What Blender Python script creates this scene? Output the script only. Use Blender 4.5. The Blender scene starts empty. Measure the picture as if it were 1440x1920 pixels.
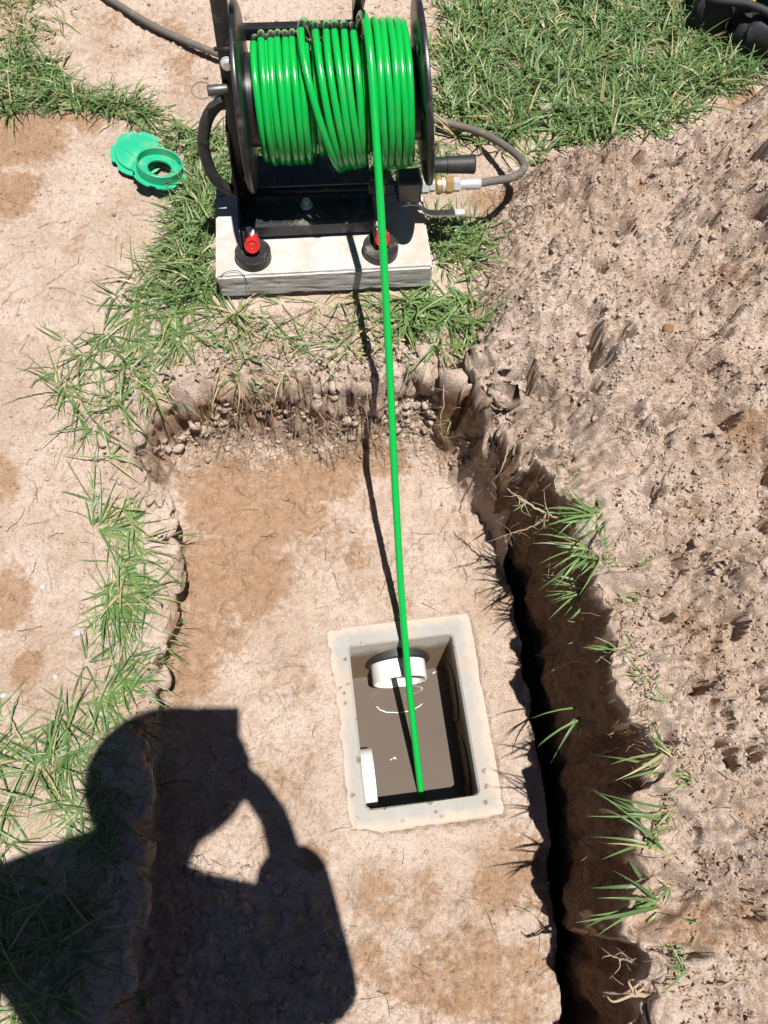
import bpy, bmesh, math, random
import numpy as np
from math import sin, cos, pi, radians, sqrt, atan2, asin
from mathutils import Vector, Matrix

scene = bpy.context.scene
COL = scene.collection
random.seed(7)
RNG = np.random.default_rng(11)

# ------------------------------------------------------------------ camera
F, H = 1450.0, 1.45                       # focal length in photo pixels, camera height over the pit rim
rho = atan2(40, 646)
pit_a = asin(1450 / sqrt(1450 ** 2 + 40 ** 2 + 646 ** 2))
A_ = np.array([0, cos(pit_a), -sin(pit_a)])
U0 = np.array([0, sin(pit_a), cos(pit_a)])
R0 = np.array([1.0, 0, 0])
R_ = cos(rho) * R0 + sin(rho) * U0
U_ = cos(rho) * U0 - sin(rho) * R0
CAM = np.array([0, 0, H])

def ray(px, py): return (px - 720) * R_ - (py - 960) * U_ + F * A_
def at(px, py, z):
    d = ray(px, py); return CAM + d * ((z - H) / d[2])

cd = bpy.data.cameras.new('camera')
cam = bpy.data.objects.new('camera', cd); COL.objects.link(cam)
m = Matrix.Identity(4)
for i in range(3):
    m[i][0], m[i][1], m[i][2], m[i][3] = R_[i], U_[i], -A_[i], CAM[i]
cam.matrix_world = m
cd.sensor_fit = 'VERTICAL'; cd.sensor_height = 24; cd.lens = 24 * F / 1920
cd.clip_start = 0.01; cd.clip_end = 500
scene.camera = cam

# ------------------------------------------------------------------ sky, sun, exposure
SD = ray(437, 1338); SD = SD / -SD[2]      # direction the sunlight travels, per metre of drop
world = bpy.data.worlds.new('World'); scene.world = world; world.use_nodes = True
nt = world.node_tree
sky = nt.nodes.new('ShaderNodeTexSky'); sky.sky_type = 'NISHITA'; sky.sun_disc = False
sky.sun_elevation = math.atan2(1, sqrt(SD[0] ** 2 + SD[1] ** 2))
sky.sun_rotation = math.atan2(-SD[0], -SD[1])
sky.altitude = 1700; sky.air_density = 0.5; sky.dust_density = 0.6
bg = nt.nodes['Background']; bg.inputs[1].default_value = 0.05
nt.links.new(sky.outputs[0], bg.inputs[0])
sl = bpy.data.lights.new('sun', 'SUN'); sl.energy = 5.0; sl.angle = radians(0.53); sl.color = (1.0, 0.965, 0.91)
sun = bpy.data.objects.new('sun', sl); COL.objects.link(sun)
sun.rotation_euler = Vector(SD).to_track_quat('-Z', 'Y').to_euler(); sun.location = (1, -1, 6)
scene.view_settings.view_transform = 'Standard'; scene.view_settings.look = 'None'
scene.view_settings.exposure = 0.6; scene.view_settings.gamma = 1.0

# ------------------------------------------------------------------ helpers
def tag(o, label=None, cat=None, group=None, kind=None):
    if label: o['label'] = label
    if cat: o['category'] = cat
    if group: o['group'] = group
    if kind: o['kind'] = kind
    return o

def empty(name, loc=(0, 0, 0), rotz=0.0):
    o = bpy.data.objects.new(name, None); COL.objects.link(o)
    o.location = loc; o.rotation_euler = (0, 0, rotz); o.empty_display_size = 0.05
    return o

def mesh_obj(name, verts, faces, mat, parent=None, smooth=True):
    me = bpy.data.meshes.new(name)
    me.from_pydata([tuple(map(float, v)) for v in verts], [], [tuple(map(int, f)) for f in faces])
    me.materials.append(mat)
    if smooth: me.polygons.foreach_set('use_smooth', [True] * len(me.polygons))
    me.update()
    o = bpy.data.objects.new(name, me); COL.objects.link(o)
    if parent: o.parent = parent
    return o

def bm_obj(name, bm, mat, parent=None, smooth=False, bevel=0.0, seg=2):
    if bevel > 0:
        bmesh.ops.bevel(bm, geom=bm.edges[:], offset=bevel, segments=seg, profile=0.5, affect='EDGES', clamp_overlap=True)
    bmesh.ops.recalc_face_normals(bm, faces=bm.faces[:])
    me = bpy.data.meshes.new(name); bm.to_mesh(me); bm.free(); me.materials.append(mat)
    if smooth:
        me.polygons.foreach_set('use_smooth', [True] * len(me.polygons))
        me.set_sharp_from_angle(angle=radians(40))
    o = bpy.data.objects.new(name, me); COL.objects.link(o)
    if parent: o.parent = parent
    return o

def box_bm(x0, x1, y0, y1, z0, z1, mtx=None):
    bm = bmesh.new()
    bmesh.ops.create_cube(bm, size=1.0)
    for v in bm.verts:
        v.co = Vector((x0 + (v.co.x + .5) * (x1 - x0), y0 + (v.co.y + .5) * (y1 - y0), z0 + (v.co.z + .5) * (z1 - z0)))
        if mtx: v.co = mtx @ v.co
    return bm

def box(name, x0, x1, y0, y1, z0, z1, mat, parent=None, bevel=0.002, mtx=None):
    return bm_obj(name, box_bm(x0, x1, y0, y1, z0, z1, mtx), mat, parent, True, bevel)

def spline(pts, n):
    """Catmull-Rom through pts, n samples per span"""
    p = np.array(pts, float); p = np.vstack([2 * p[0] - p[1], p, 2 * p[-1] - p[-2]])
    out = []
    for i in range(1, len(p) - 2):
        for t in np.linspace(0, 1, n, endpoint=False):
            a, b, c, d = p[i - 1], p[i], p[i + 1], p[i + 2]
            out.append(.5 * (2 * b + (c - a) * t + (2 * a - 5 * b + 4 * c - d) * t * t + (3 * b - a - 3 * c + d) * t ** 3))
    out.append(p[-2]); return np.array(out)

def tube_geo(path, rad, sides=10, closed=False, cap=True):
    path = np.array(path, float); n = len(path)
    rad = np.full(n, rad) if np.isscalar(rad) else np.array(rad, float)
    if closed: tan = np.roll(path, -1, 0) - np.roll(path, 1, 0)
    else: tan = np.gradient(path, axis=0)
    tan /= np.linalg.norm(tan, axis=1)[:, None] + 1e-12
    ref = np.array([0, 0, 1.0]) if abs(tan[0][2]) < .9 else np.array([1.0, 0, 0])
    nrm = np.cross(tan[0], ref); nrm /= np.linalg.norm(nrm)
    V = []
    for i in range(n):
        nrm = nrm - tan[i] * (nrm @ tan[i]); nrm /= np.linalg.norm(nrm) + 1e-12
        bn = np.cross(tan[i], nrm)
        for k in range(sides):
            a = 2 * pi * k / sides
            V.append(path[i] + rad[i] * (cos(a) * nrm + sin(a) * bn))
    Fc = []
    for i in range(n if closed else n - 1):
        j = (i + 1) % n
        for k in range(sides):
            l = (k + 1) % sides
            Fc.append((i * sides + k, i * sides + l, j * sides + l, j * sides + k))
    if cap and not closed:
        Fc.append(tuple(range(sides))[::-1]); Fc.append(tuple((n - 1) * sides + k for k in range(sides)))
    return V, Fc

def tube(name, path, rad, mat, parent=None, sides=10, closed=False):
    v, f = tube_geo(path, rad, sides, closed)
    return mesh_obj(name, v, f, mat, parent)

class Pile:
    """collects many bits into one mesh"""
    def __init__(s): s.v, s.f = [], []
    def add(s, v, f):
        o = len(s.v); s.v.extend(v); s.f.extend([tuple(i + o for i in q) for q in f])
    def build(s, name, mat, parent=None, smooth=True): return mesh_obj(name, s.v, s.f, mat, parent, smooth)

def lathe(name, prof, mat, parent=None, seg=32, mtx=None, closed=False, phase=0.0, sharp=35):
    """profile [(r, h)...] turned round local z, then mtx"""
    bm = bmesh.new(); rings = []
    for r, h in prof:
        ring = []
        if r < 1e-6:
            ring = [bm.verts.new((0, 0, h))]
        else:
            for k in range(seg):
                a = 2 * pi * k / seg + phase; ring.append(bm.verts.new((r * cos(a), r * sin(a), h)))
        rings.append(ring)
    pairs = list(zip(rings[:-1], rings[1:])) + ([(rings[-1], rings[0])] if closed else [])
    for a, b in pairs:
        for k in range(seg):
            l = (k + 1) % seg
            if len(a) == 1 and len(b) == 1: continue
            if len(a) == 1: bm.faces.new((a[0], b[k], b[l]))
            elif len(b) == 1: bm.faces.new((a[k], a[l], b[0]))
            else: bm.faces.new((a[k], a[l], b[l], b[k]))
    if mtx is not None:
        for v in bm.verts: v.co = mtx @ v.co
    bmesh.ops.recalc_face_normals(bm, faces=bm.faces[:])
    me = bpy.data.meshes.new(name); bm.to_mesh(me); bm.free(); me.materials.append(mat)
    me.polygons.foreach_set('use_smooth', [True] * len(me.polygons)); me.set_sharp_from_angle(angle=radians(sharp))
    o = bpy.data.objects.new(name, me); COL.objects.link(o)
    if parent: o.parent = parent
    return o

def along(p, d):
    """matrix taking local z to direction d at p"""
    return Matrix.Translation(Vector(p)) @ Vector(d).normalized().to_track_quat('Z', 'Y').to_matrix().to_4x4()

# ------------------------------------------------------------------ materials
class NT:
    def __init__(s, name):
        s.m = bpy.data.materials.new(name); s.m.use_nodes = True
        s.t = s.m.node_tree; s.b = s.t.nodes['Principled BSDF']
        s.co = s.n('ShaderNodeTexCoord').outputs['Object']
    def n(s, typ, **kw):
        x = s.t.nodes.new(typ)
        for k, v in kw.items(): setattr(x, k, v)
        return x
    def put(s, sock, v):
        if hasattr(v, 'is_linked') or isinstance(v, bpy.types.NodeSocket): s.t.links.new(v, sock)
        else: sock.default_value = v
    def noise(s, scale, detail=4, rough=.6, dist=0.0, vec=None):
        x = s.n('ShaderNodeTexNoise'); s.put(x.inputs['Vector'], vec or s.co)
        x.inputs['Scale'].default_value = scale; x.inputs['Detail'].default_value = detail
        x.inputs['Roughness'].default_value = rough; x.inputs['Distortion'].default_value = dist
        return x.outputs['Fac']
    def vor(s, scale, feature='F1', rnd=1.0, out='Distance', vec=None):
        x = s.n('ShaderNodeTexVoronoi', feature=feature); s.put(x.inputs['Vector'], vec or s.co)
        x.inputs['Scale'].default_value = scale; x.inputs['Randomness'].default_value = rnd
        return x.outputs[out]
    def ramp(s, f, lo, hi, a=0.0, b=1.0):
        x = s.n('ShaderNodeMapRange', interpolation_type='SMOOTHSTEP'); s.put(x.inputs[0], f)
        x.inputs[1].default_value, x.inputs[2].default_value = lo, hi
        x.inputs[3].default_value, x.inputs[4].default_value = a, b
        return x.outputs[0]
    def math(s, op, a, b=0.0):
        x = s.n('ShaderNodeMath', operation=op); s.put(x.inputs[0], a); s.put(x.inputs[1], b); return x.outputs[0]
    def mix(s, f, a, b, mode='MIX'):
        x = s.n('ShaderNodeMix', data_type='RGBA', blend_type=mode)
        s.put(x.inputs[0], f); s.put(x.inputs[6], a); s.put(x.inputs[7], b); return x.outputs[2]
    def attr(s, name): return s.n('ShaderNodeAttribute', attribute_name=name).outputs['Fac']
    def bump(s, h, strength, dist, prev=None):
        x = s.n('ShaderNodeBump'); x.inputs['Strength'].default_value = strength; x.inputs['Distance'].default_value = dist
        s.put(x.inputs['Height'], h)
        if prev: s.put(x.inputs['Normal'], prev)
        return x.outputs[0]
    def fin(s, col, rough=.6, metal=0.0, normal=None, spec=None, coat=None):
        s.put(s.b.inputs['Base Color'], col); s.put(s.b.inputs['Roughness'], rough); s.put(s.b.inputs['Metallic'], metal)
        if normal: s.put(s.b.inputs['Normal'], normal)
        if spec is not None: s.put(s.b.inputs['Specular IOR Level'], spec)
        if coat is not None: s.b.inputs['Coat Weight'].default_value = coat
        return s.m
def c4(r, g, b): return (r, g, b, 1.0)

def mat_soil():
    k = NT('sandy_soil')
    damp, org, veg = k.attr('damp'), k.attr('org'), k.attr('veg')
    n1 = k.noise(7, 5, .6); n2 = k.noise(60, 4, .6); n3 = k.noise(420, 3, .7); n4 = k.noise(1400, 2, .6)
    dry = k.mix(k.ramp(n1, .35, .65), c4(.67, .54, .455), c4(.53, .405, .32))
    dry = k.mix(k.ramp(n2, .45, .75, 0, .65), dry, c4(.44, .30, .21))
    wet = k.mix(k.ramp(n2, .3, .7), c4(.43, .265, .16), c4(.33, .195, .11))
    damp = k.math('ADD', damp, k.ramp(k.noise(3.2, 4, .6), .5, .72, 0, .38))
    edge = k.math('ADD', damp, k.math('MULTIPLY', k.math('ADD', k.math('SUBTRACT', k.noise(13, 8, .72, .4), .5), k.math('MULTIPLY', k.math('SUBTRACT', k.noise(75, 4, .6), .5), .75)), 2.3))
    col = k.mix(k.ramp(edge, .28, .95, 0, .85), dry, wet)
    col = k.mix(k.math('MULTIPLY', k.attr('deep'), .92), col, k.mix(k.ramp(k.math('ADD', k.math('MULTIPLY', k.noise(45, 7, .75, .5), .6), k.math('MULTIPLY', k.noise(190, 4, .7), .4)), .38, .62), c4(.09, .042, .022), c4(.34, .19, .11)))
    oe = k.math('ADD', org, k.math('MULTIPLY', k.math('SUBTRACT', n2, .5), .9))
    col = k.mix(k.ramp(oe, .35, .8, 0, .75), col, c4(.20, .155, .125))
    col = k.mix(k.ramp(n3, .2, .62, .5, 0), col, c4(.20, .13, .09))
    col = k.mix(k.ramp(n4, .55, .8, 0, .35), col, c4(.62, .48, .37))
    col = k.mix(k.ramp(k.noise(210, 4, .65), .57, .69, 0, .68), col, c4(.17, .11, .078))
    col = k.mix(veg, col, k.mix(n2, c4(.05, .085, .03), c4(.16, .13, .06)))
    nb = k.bump(k.noise(130, 6, .75, .8), .62, .010)
    nb = k.bump(k.vor(300), .5, .004, nb)
    nb = k.bump(n4, .6, .002, nb)
    return k.fin(col, .96, 0, nb, .15)

def mat_concrete(name, base, stain, splat=False):
    k = NT(name)
    n1 = k.noise(18, 6, .65); n2 = k.noise(240, 3, .6); n3 = k.noise(900, 2, .6)
    col = k.mix(k.ramp(n1, .3, .7), base, tuple(x * .82 for x in base[:3]) + (1,))
    col = k.mix(k.ramp(n2, .54, .68, 0, .6), col, c4(.26, .23, .20))
    col = k.mix(k.ramp(k.noise(55, 6, .7), .56, .74, 0, .5), col, c4(.33, .28, .23))
    col = k.mix(k.ramp(k.noise(9, 6, .72), .44, .66, 0, .8), col, stain)
    if splat:
        wob = k.n('ShaderNodeMixRGB'); wob.inputs[0].default_value = .012
        nn = k.n('ShaderNodeTexNoise'); nn.inputs['Scale'].default_value = 120; k.put(nn.inputs['Vector'], k.co)
        k.put(wob.inputs[1], k.co); k.put(wob.inputs[2], nn.outputs['Color'])
        for sc, th in ((42, .14), (22, .13)):
            v = k.vor(sc, vec=wob.outputs[0])
            col = k.mix(k.ramp(v, th, th + .03, .85, 0), col, c4(.20, .125, .075))
    if splat:
        sp_ = k.n('ShaderNodeSeparateXYZ'); k.put(sp_.inputs[0], k.co)
        dd = k.math('MAXIMUM', k.math('SUBTRACT', k.math('ABSOLUTE', sp_.outputs[0]), .100), k.math('SUBTRACT', k.math('ABSOLUTE', sp_.outputs[1]), .146))
        dd = k.math('ADD', dd, k.math('MULTIPLY', k.math('SUBTRACT', k.noise(30, 6, .7), .5), .05))
        col = k.mix(k.ramp(dd, .014, .038, 0, .75), col, c4(.50, .395, .32))
    nb = k.bump(n2, .35, .002); nb = k.bump(n3, .3, .0008, nb)
    return k.fin(col, .92, 0, nb, .2)

def mat_pit_wall():
    k = NT('muddy_concrete')
    z = k.n('ShaderNodeSeparateXYZ'); k.put(z.inputs[0], k.co)
    line = k.math('ADD', z.outputs[2], k.math('MULTIPLY', k.noise(22, 5, .7), .05))
    col = k.mix(k.ramp(line, -.035, .005), c4(.17, .115, .075), c4(.42, .385, .34))
    col = k.mix(k.ramp(k.noise(300, 3), .5, .75, 0, .5), col, c4(.12, .09, .06))
    return k.fin(col, .8, 0, k.bump(k.noise(320, 3), .4, .002), .3)

def mat_paint(name, col, rough=.35, dirt=(.25, .19, .14), amt=.35, metal=0.0, sc=30, coat=None, spec=.5):
    k = NT(name)
    d = k.ramp(k.noise(sc, 7, .72), .5, .78, 0, amt)
    scr = k.ramp(k.noise(sc * 14, 3, .6), .62, .75, 0, amt * .7)
    f = k.math('MAXIMUM', d, scr)
    c = k.mix(f, c4(*col), c4(*dirt))
    r = k.math('ADD', rough, k.math('MULTIPLY', f, .5))
    return k.fin(c, r, metal, k.bump(k.noise(sc * 12, 3), .08, .001), spec, coat)

def mat_grass():
    k = NT('grass_blade')
    t = k.attr('tint'); y = k.attr('dry')
    col = k.mix(t, c4(.045, .100, .030), c4(.185, .285, .085))
    col = k.mix(k.ramp(k.noise(70, 2), .45, .7, 0, .35), col, c4(.14, .20, .10))
    col = k.mix(y, col, c4(.42, .33, .17))
    k.fin(col, .42, 0, None, .5)
    tr = k.n('ShaderNodeBsdfTranslucent'); k.put(tr.inputs[0], k.mix(.5, col, c4(.16, .3, .04)))
    mx = k.n('ShaderNodeMixShader'); mx.inputs[0].default_value = .16
    out = k.t.nodes['Material Output']
    k.t.links.new(k.b.outputs[0], mx.inputs[1]); k.t.links.new(tr.outputs[0], mx.inputs[2]); k.t.links.new(mx.outputs[0], out.inputs[0])
    return k.m

SOIL = mat_soil()
CONC = mat_concrete('pit_concrete', c4(.345, .335, .315), c4(.43, .34, .27), True)
SLABM = mat_concrete('paver_concrete', c4(.50, .49, .47), c4(.42, .345, .26))
WALLM = mat_pit_wall()
BLACK = mat_paint('black_paint', (.014, .014, .016), .33, (.20, .17, .14), .5)
BLACKD = mat_paint('dusty_black_paint', (.018, .018, .02), .45, (.27, .24, .20), 1.0, sc=20)
RUBBER = mat_paint('black_rubber', (.02, .02, .02), .55, (.16, .13, .10), .45)
HOSEG = mat_paint('green_hose_jacket', (.004, .36, .055), .2, (.05, .20, .06), .4, sc=22, spec=.6)
HOSEK = mat_paint('dusty_rubber_hose', (.12, .105, .088), .7, (.30, .26, .20), .8, sc=35)
GREENP = mat_paint('green_plastic', (.012, .36, .19), .45, (.30, .27, .18), .85, sc=26)
STEEL = mat_paint('zinc_steel', (.72, .72, .70), .34, (.3, .27, .23), .3, .55)
BRASS = mat_paint('brass', (.58, .38, .16), .35, (.2, .13, .06), .3, .6)
GUN = mat_paint('blackened_steel', (.11, .11, .105), .42, (.2, .17, .13), .4, .6)
RED = mat_paint('red_plastic', (.52, .022, .02), .35, (.25, .06, .04), .3)
PVC = mat_paint('white_pvc', (.70, .69, .66), .35, (.36, .30, .24), .4, sc=40)
WHITE = mat_paint('white_paint', (.8, .78, .74), .5, (.4, .35, .3), .3)
GRASS = mat_grass()
ROOT = mat_paint('root_bark', (.36, .26, .175), .8, (.16, .10, .06), .6, sc=60)
STRAW = mat_paint('dry_stem', (.17, .11, .065), .8, (.40, .30, .19), .7, sc=18)
STONE = mat_paint('pale_stone', (.40, .39, .37), .8, (.35, .28, .22), .6, sc=60)
REDST = mat_paint('red_stone', (.30, .12, .085), .8, (.34, .22, .16), .5, sc=60)
FABRIC = mat_paint('black_fabric', (.018, .018, .022), .7, (.06, .058, .062), .5)
BLUE = mat_paint('blue_fabric', (.02, .05, .42), .6, (.05, .07, .2), .3)
YELLOW = mat_paint('yellow_fabric', (.75, .52, .02), .6, (.4, .3, .1), .3)

def mat_water():
    k = NT('muddy_water')
    col = k.mix(k.noise(14, 4), c4(.128, .100, .080), c4(.108, .085, .068))
    return k.fin(col, .12, 0, k.bump(k.noise(30, 2), .05, .002), .5)
WATER = mat_water()
GLINT_WHITE = NT('glint_strip').fin(c4(.82, .82, .80), .5)  # plain white standing for sun reflected off the pit water

# ------------------------------------------------------------------ noise and terrain shape
YAW = radians(8.2)
O = np.array([-.1254, 1.1585, .305])
EX, EY = np.array([cos(YAW), sin(YAW), 0]), np.array([-sin(YAW), cos(YAW), 0])
_perm = np.random.default_rng(3).permutation(4096).astype(np.int64)
_ang = np.random.default_rng(4).random(4096) * 2 * pi
_gx, _gy = np.cos(_ang), np.sin(_ang)
def pn(x, y, seed=0):
    x = np.asarray(x, float) + seed * 17.31; y = np.asarray(y, float) + seed * 9.77
    xi, yi = np.floor(x).astype(np.int64), np.floor(y).astype(np.int64)
    fx, fy = x - xi, y - yi
    u, v = fx * fx * fx * (fx * (fx * 6 - 15) + 10), fy * fy * fy * (fy * (fy * 6 - 15) + 10)
    def g(ax, ay, dx, dy):
        h = _perm[(_perm[ax & 4095] + ay) & 4095]
        return _gx[h] * dx + _gy[h] * dy
    a, b = g(xi, yi, fx, fy), g(xi + 1, yi, fx - 1, fy)
    c, d = g(xi, yi + 1, fx, fy - 1), g(xi + 1, yi + 1, fx - 1, fy - 1)
    return (a + u * (b - a)) * (1 - v) + (c + u * (d - c)) * v * 1.0
def fbm(x, y, sc, octv, seed=0, rough=.5):
    s, a = 0, 1.0
    for i in range(octv):
        s = s + a * pn(x * sc, y * sc, seed + i); sc *= 2.03; a *= rough
    return s
def clodn(x, y, sc, seed, wgt):
    """irregular clods: domes of random size and height on jittered cells; only where wgt > 0"""
    out = np.zeros(np.shape(x)); mk = wgt > .02
    if not mk.any(): return out
    X, Y = x[mk], y[mk]
    X = X + (.45 * pn(X * sc * .9, Y * sc * .9, seed) + .22 * pn(X * sc * 2.6, Y * sc * 2.6, seed + 1)) / sc
    Y = Y + (.45 * pn(X * sc * .9, Y * sc * .9, seed + 2) + .22 * pn(X * sc * 2.6, Y * sc * 2.6, seed + 3)) / sc
    X, Y = X * sc, Y * sc; xi, yi = np.floor(X).astype(np.int64), np.floor(Y).astype(np.int64); best = np.zeros(X.shape)
    for dx in (-1, 0, 1):
        for dy in (-1, 0, 1):
            h = _perm[(_perm[(xi + dx + seed * 7) & 4095] + yi + dy) & 4095]
            r1, r2, r3, r4 = (h & 63) / 63., ((h * 5 + 17) % 61) / 60., ((h * 11 + 3) % 53) / 52., ((h * 7 + 29) % 47) / 46.
            rr = .38 + .42 * r3
            d2 = ((X - xi - dx - r1) ** 2 + (Y - yi - dy - r2) ** 2) / (rr * rr)
            best = np.maximum(best, (.15 + .85 * r4 * r4) * np.sqrt(np.clip(1 - d2, 0, 1)))
    out[mk] = best * wgt[mk]; return out
def sst(a, b, x):
    t = np.clip((x - a) / (b - a), 0, 1); return t * t * (3 - 2 * t)

def sdist(poly, x, y):
    """signed distance, positive inside"""
    x = np.asarray(x, float); y = np.asarray(y, float)
    best = np.full(x.shape, 1e9); ins = np.zeros(x.shape, bool)
    n = len(poly)
    for i in range(n):
        x0, y0 = poly[i]; x1, y1 = poly[(i + 1) % n]
        dx, dy = x1 - x0, y1 - y0
        t = np.clip(((x - x0) * dx + (y - y0) * dy) / (dx * dx + dy * dy + 1e-12), 0, 1)
        best = np.minimum(best, (x - x0 - t * dx) ** 2 + (y - y0 - t * dy) ** 2)
        if y0 != y1:
            cr = ((y0 > y) != (y1 > y)) & (x < (x1 - x0) * (y - y0) / (y1 - y0) + x0)
            ins ^= cr
    d = np.sqrt(best); return np.where(ins, d, -d)

def pl(lst): return [tuple(at(px, py, z)[:2]) for px, py, z in lst]
LEFT = pl([(190, 1930, .12), (205, 1800, .12), (222, 1700, .12), (232, 1600, .12), (238, 1500, .12), (236, 1400, .12), (245, 1310, .12),
           (262, 1230, .12), (285, 1150, .12), (296, 1070, .12), (292, 980, .13), (268, 920, .14), (255, 870, .15), (290, 800, .17)])
FAR = pl([(330, 757, .20), (400, 738, .21), (460, 722, .22), (520, 730, .22), (570, 745, .22), (640, 735, .22), (700, 742, .22), (760, 735, .22),
          (800, 700, .22), (832, 688, .22), (885, 690, .24)])
RIGHT = pl([(905, 740, .225), (940, 810, .235), (985, 860, .255), (1035, 905, .285), (1075, 960, .315), (1110, 1010, .34), (1136, 1090, .35),
            (1145, 1160, .35), (1160, 1230, .35), (1178, 1310, .35), (1198, 1400, .35), (1215, 1500, .35), (1226, 1600, .35),
            (1240, 1700, .34), (1245, 1780, .32), (1235, 1840, .30), (1222, 1900, .29)])
lx, ly = LEFT[0]; rx, ry = RIGHT[-1]
EXC = [(lx - .02, -.62), (lx, -.45)] + LEFT + FAR + RIGHT + [(rx + .03, -.45), (rx + .05, -.95), (.0, -1.05), (-.35, -.95)]
TLEFT = pl([(822, 712, .17), (838, 800, .06), (880, 880, 0), (915, 930, 0), (942, 1000, 0), (966, 1100, 0), (988, 1220, 0), (1001, 1300, 0),
            (1018, 1400, 0), (1036, 1500, 0), (1044, 1600, 0), (1050, 1700, 0), (1060, 1800, 0), (1066, 1920, 0)])
tx, ty = TLEFT[-1]
TRENCH = TLEFT + [(tx, -.5), (tx + .03, -.85), (rx + .2, -.85), (rx + .2, -.4)] + [(x + .12, y) for x, y in RIGHT[::-1]] + [(FAR[-1][0] + .05, FAR[-1][1] + .06)]
SPOIL = pl([(835, 700, .24), (862, 610, .24), (885, 520, .24), (912, 420, .24), (935, 345, .24), (985, 290, .25), (1060, 278, .25),
            (1135, 268, .25), (1235, 240, .26), (1310, 208, .26), (1385, 168, .27), (1500, 110, .27)]) + [(2.0, 1.9), (2.4, .8), (2.0, -.6), (1.2, -1.3), (.55, -1.0), (rx + .02, -.4)] + [(rx - .35, -.4), (-.02, .3), (-.02, .62)]
_o = np.argsort([p[1] for p in RIGHT]); RYS = np.array([p[1] for p in RIGHT])[_o]; RXS = np.array([p[0] for p in RIGHT])[_o]
PYAW = radians(10.6)
PC = np.array([.0735, .2375])              # pit centre
PHX, PHY = .1000, .1460                    # inner half size
PEX, PEY = np.array([cos(PYAW), sin(PYAW)]), np.array([-sin(PYAW), cos(PYAW)])

DAMP = [(470, 945, 0, 165, 95, 1.25), (430, 1080, 0, 140, 110, 1.2), (370, 1200, 0, 90, 110, .9), (580, 905, 0, 110, 50, 1.05), (400, 1200, 0, 80, 70, .8), (620, 1020, 0, 90, 70, .6), (700, 1120, 0, 90, 50, .4), (860, 1000, 0, 60, 60, .4), (760, 1680, 0, 120, 70, .5), (930, 1130, 0, 50, 60, .5), (700, 1800, 0, 90, 70, .5), (1000, 1640, 0, 150, 100, .8), (900, 1840, 0, 200, 130, .75),
        (585, 1610, 0, 40, 40, .9), (560, 1440, 0, 60, 70, .5), (540, 1270, 0, 70, 60, .45), (960, 1560, 0, 50, 30, .5),
        (15, 920, .12, 55, 50, 1.0), (10, 1120, .12, 60, 70, .9), (50, 1250, .12, 40, 40, .6), (40, 270, .2, 130, 75, 1.1), (150, 225, .2, 120, 50, .9), (20, 380, .2, 90, 60, .9), (250, 60, .22, 150, 60, .45),
        (150, 460, .18, 30, 60, .5), (360, 130, .22, 60, 60, .45), (930, 365, .24, 70, 30, .8), (1330, 130, .25, 70, 30, .5), (1420, 170, .26, 60, 40, 1.0),
        (1400, 480, .42, 50, 60, .6), (1400, 810, .42, 60, 60, .7), (1330, 1190, .42, 50, 90, .6), (1400, 1740, .42, 120, 70, .8), (1300, 940, .42, 80, 25, .5),
        (640, 620, .22, 60, 30, .45), (700, 850, .05, 90, 30, .8), (560, 800, .1, 60, 40, .5), (860, 870, .03, 50, 30, .6)]
DAMPW = []
for px, py, z, rx_, ry_, a in DAMP:
    c = at(px, py, z); e1 = at(px + rx_, py, z) - c; e2 = at(px, py - ry_, z) - c
    DAMPW.append((c[0], c[1], np.linalg.norm(e1[:2]), np.linalg.norm(e2[:2]), a))

HOLES = [(1241, 307, 26, 20), (1365, 350, 46, 40), (1327, 319, 20, 14), (1170, 450, 26, 18), (1391, 532, 26, 24), (1361, 484, 24, 20), (1117, 645, 13, 34), (1162, 645, 14, 22), (1009, 664, 16, 26),
         (917, 469, 15, 28), (1219, 589, 22, 14), (1119, 718, 12, 26), (1037, 832, 26, 30), (1358, 1181, 24, 30), (1216, 938, 18, 12), (1417, 993, 18, 14), (1257, 796, 22, 10), (1431, 888, 22, 30), (1110, 545, 16, 30),
         (1340, 1427, 18, 40), (1398, 1415, 18, 20), (1336, 1786, 30, 24), (1415, 1715, 24, 16), (1390, 1660, 34, 14), (1250, 1150, 20, 14), (1300, 1290, 22, 16), (1420, 1300, 20, 20), (1180, 820, 16, 12), (1330, 640, 26, 16), (1290, 480, 16, 12), (1420, 400, 24, 20)]
HOLEW = []
for px, py, ax, ay in HOLES:
    zz = .30 if py < 600 else .36
    c = at(px, py, zz); HOLEW.append((c[0], c[1], np.linalg.norm((at(px + ax, py, zz) - c)[:2]), np.linalg.norm((at(px, py - ay, zz) - c)[:2])))
def holes(x, y):
    out = np.zeros(np.shape(x)); n1 = .55 * pn(x * 30, y * 30, 111) + .14 * pn(x * 70, y * 70, 112)
    for cx, cy, ax, ay in HOLEW:
        d = np.sqrt(((x - cx) / ax) ** 2 + ((y - cy) / ay) ** 2) + n1; out = np.maximum(out, sst(1.05, .62, d))
    return out
def dampf(x, y):
    d_ = np.zeros(np.shape(x))
    for cx, cy, ax, ay, a in DAMPW:
        d = np.sqrt(((x - cx) / ax) ** 2 + ((y - cy) / ay) ** 2); d_ = np.maximum(d_, a * sst(1.25, .45, d))
    return d_
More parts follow.
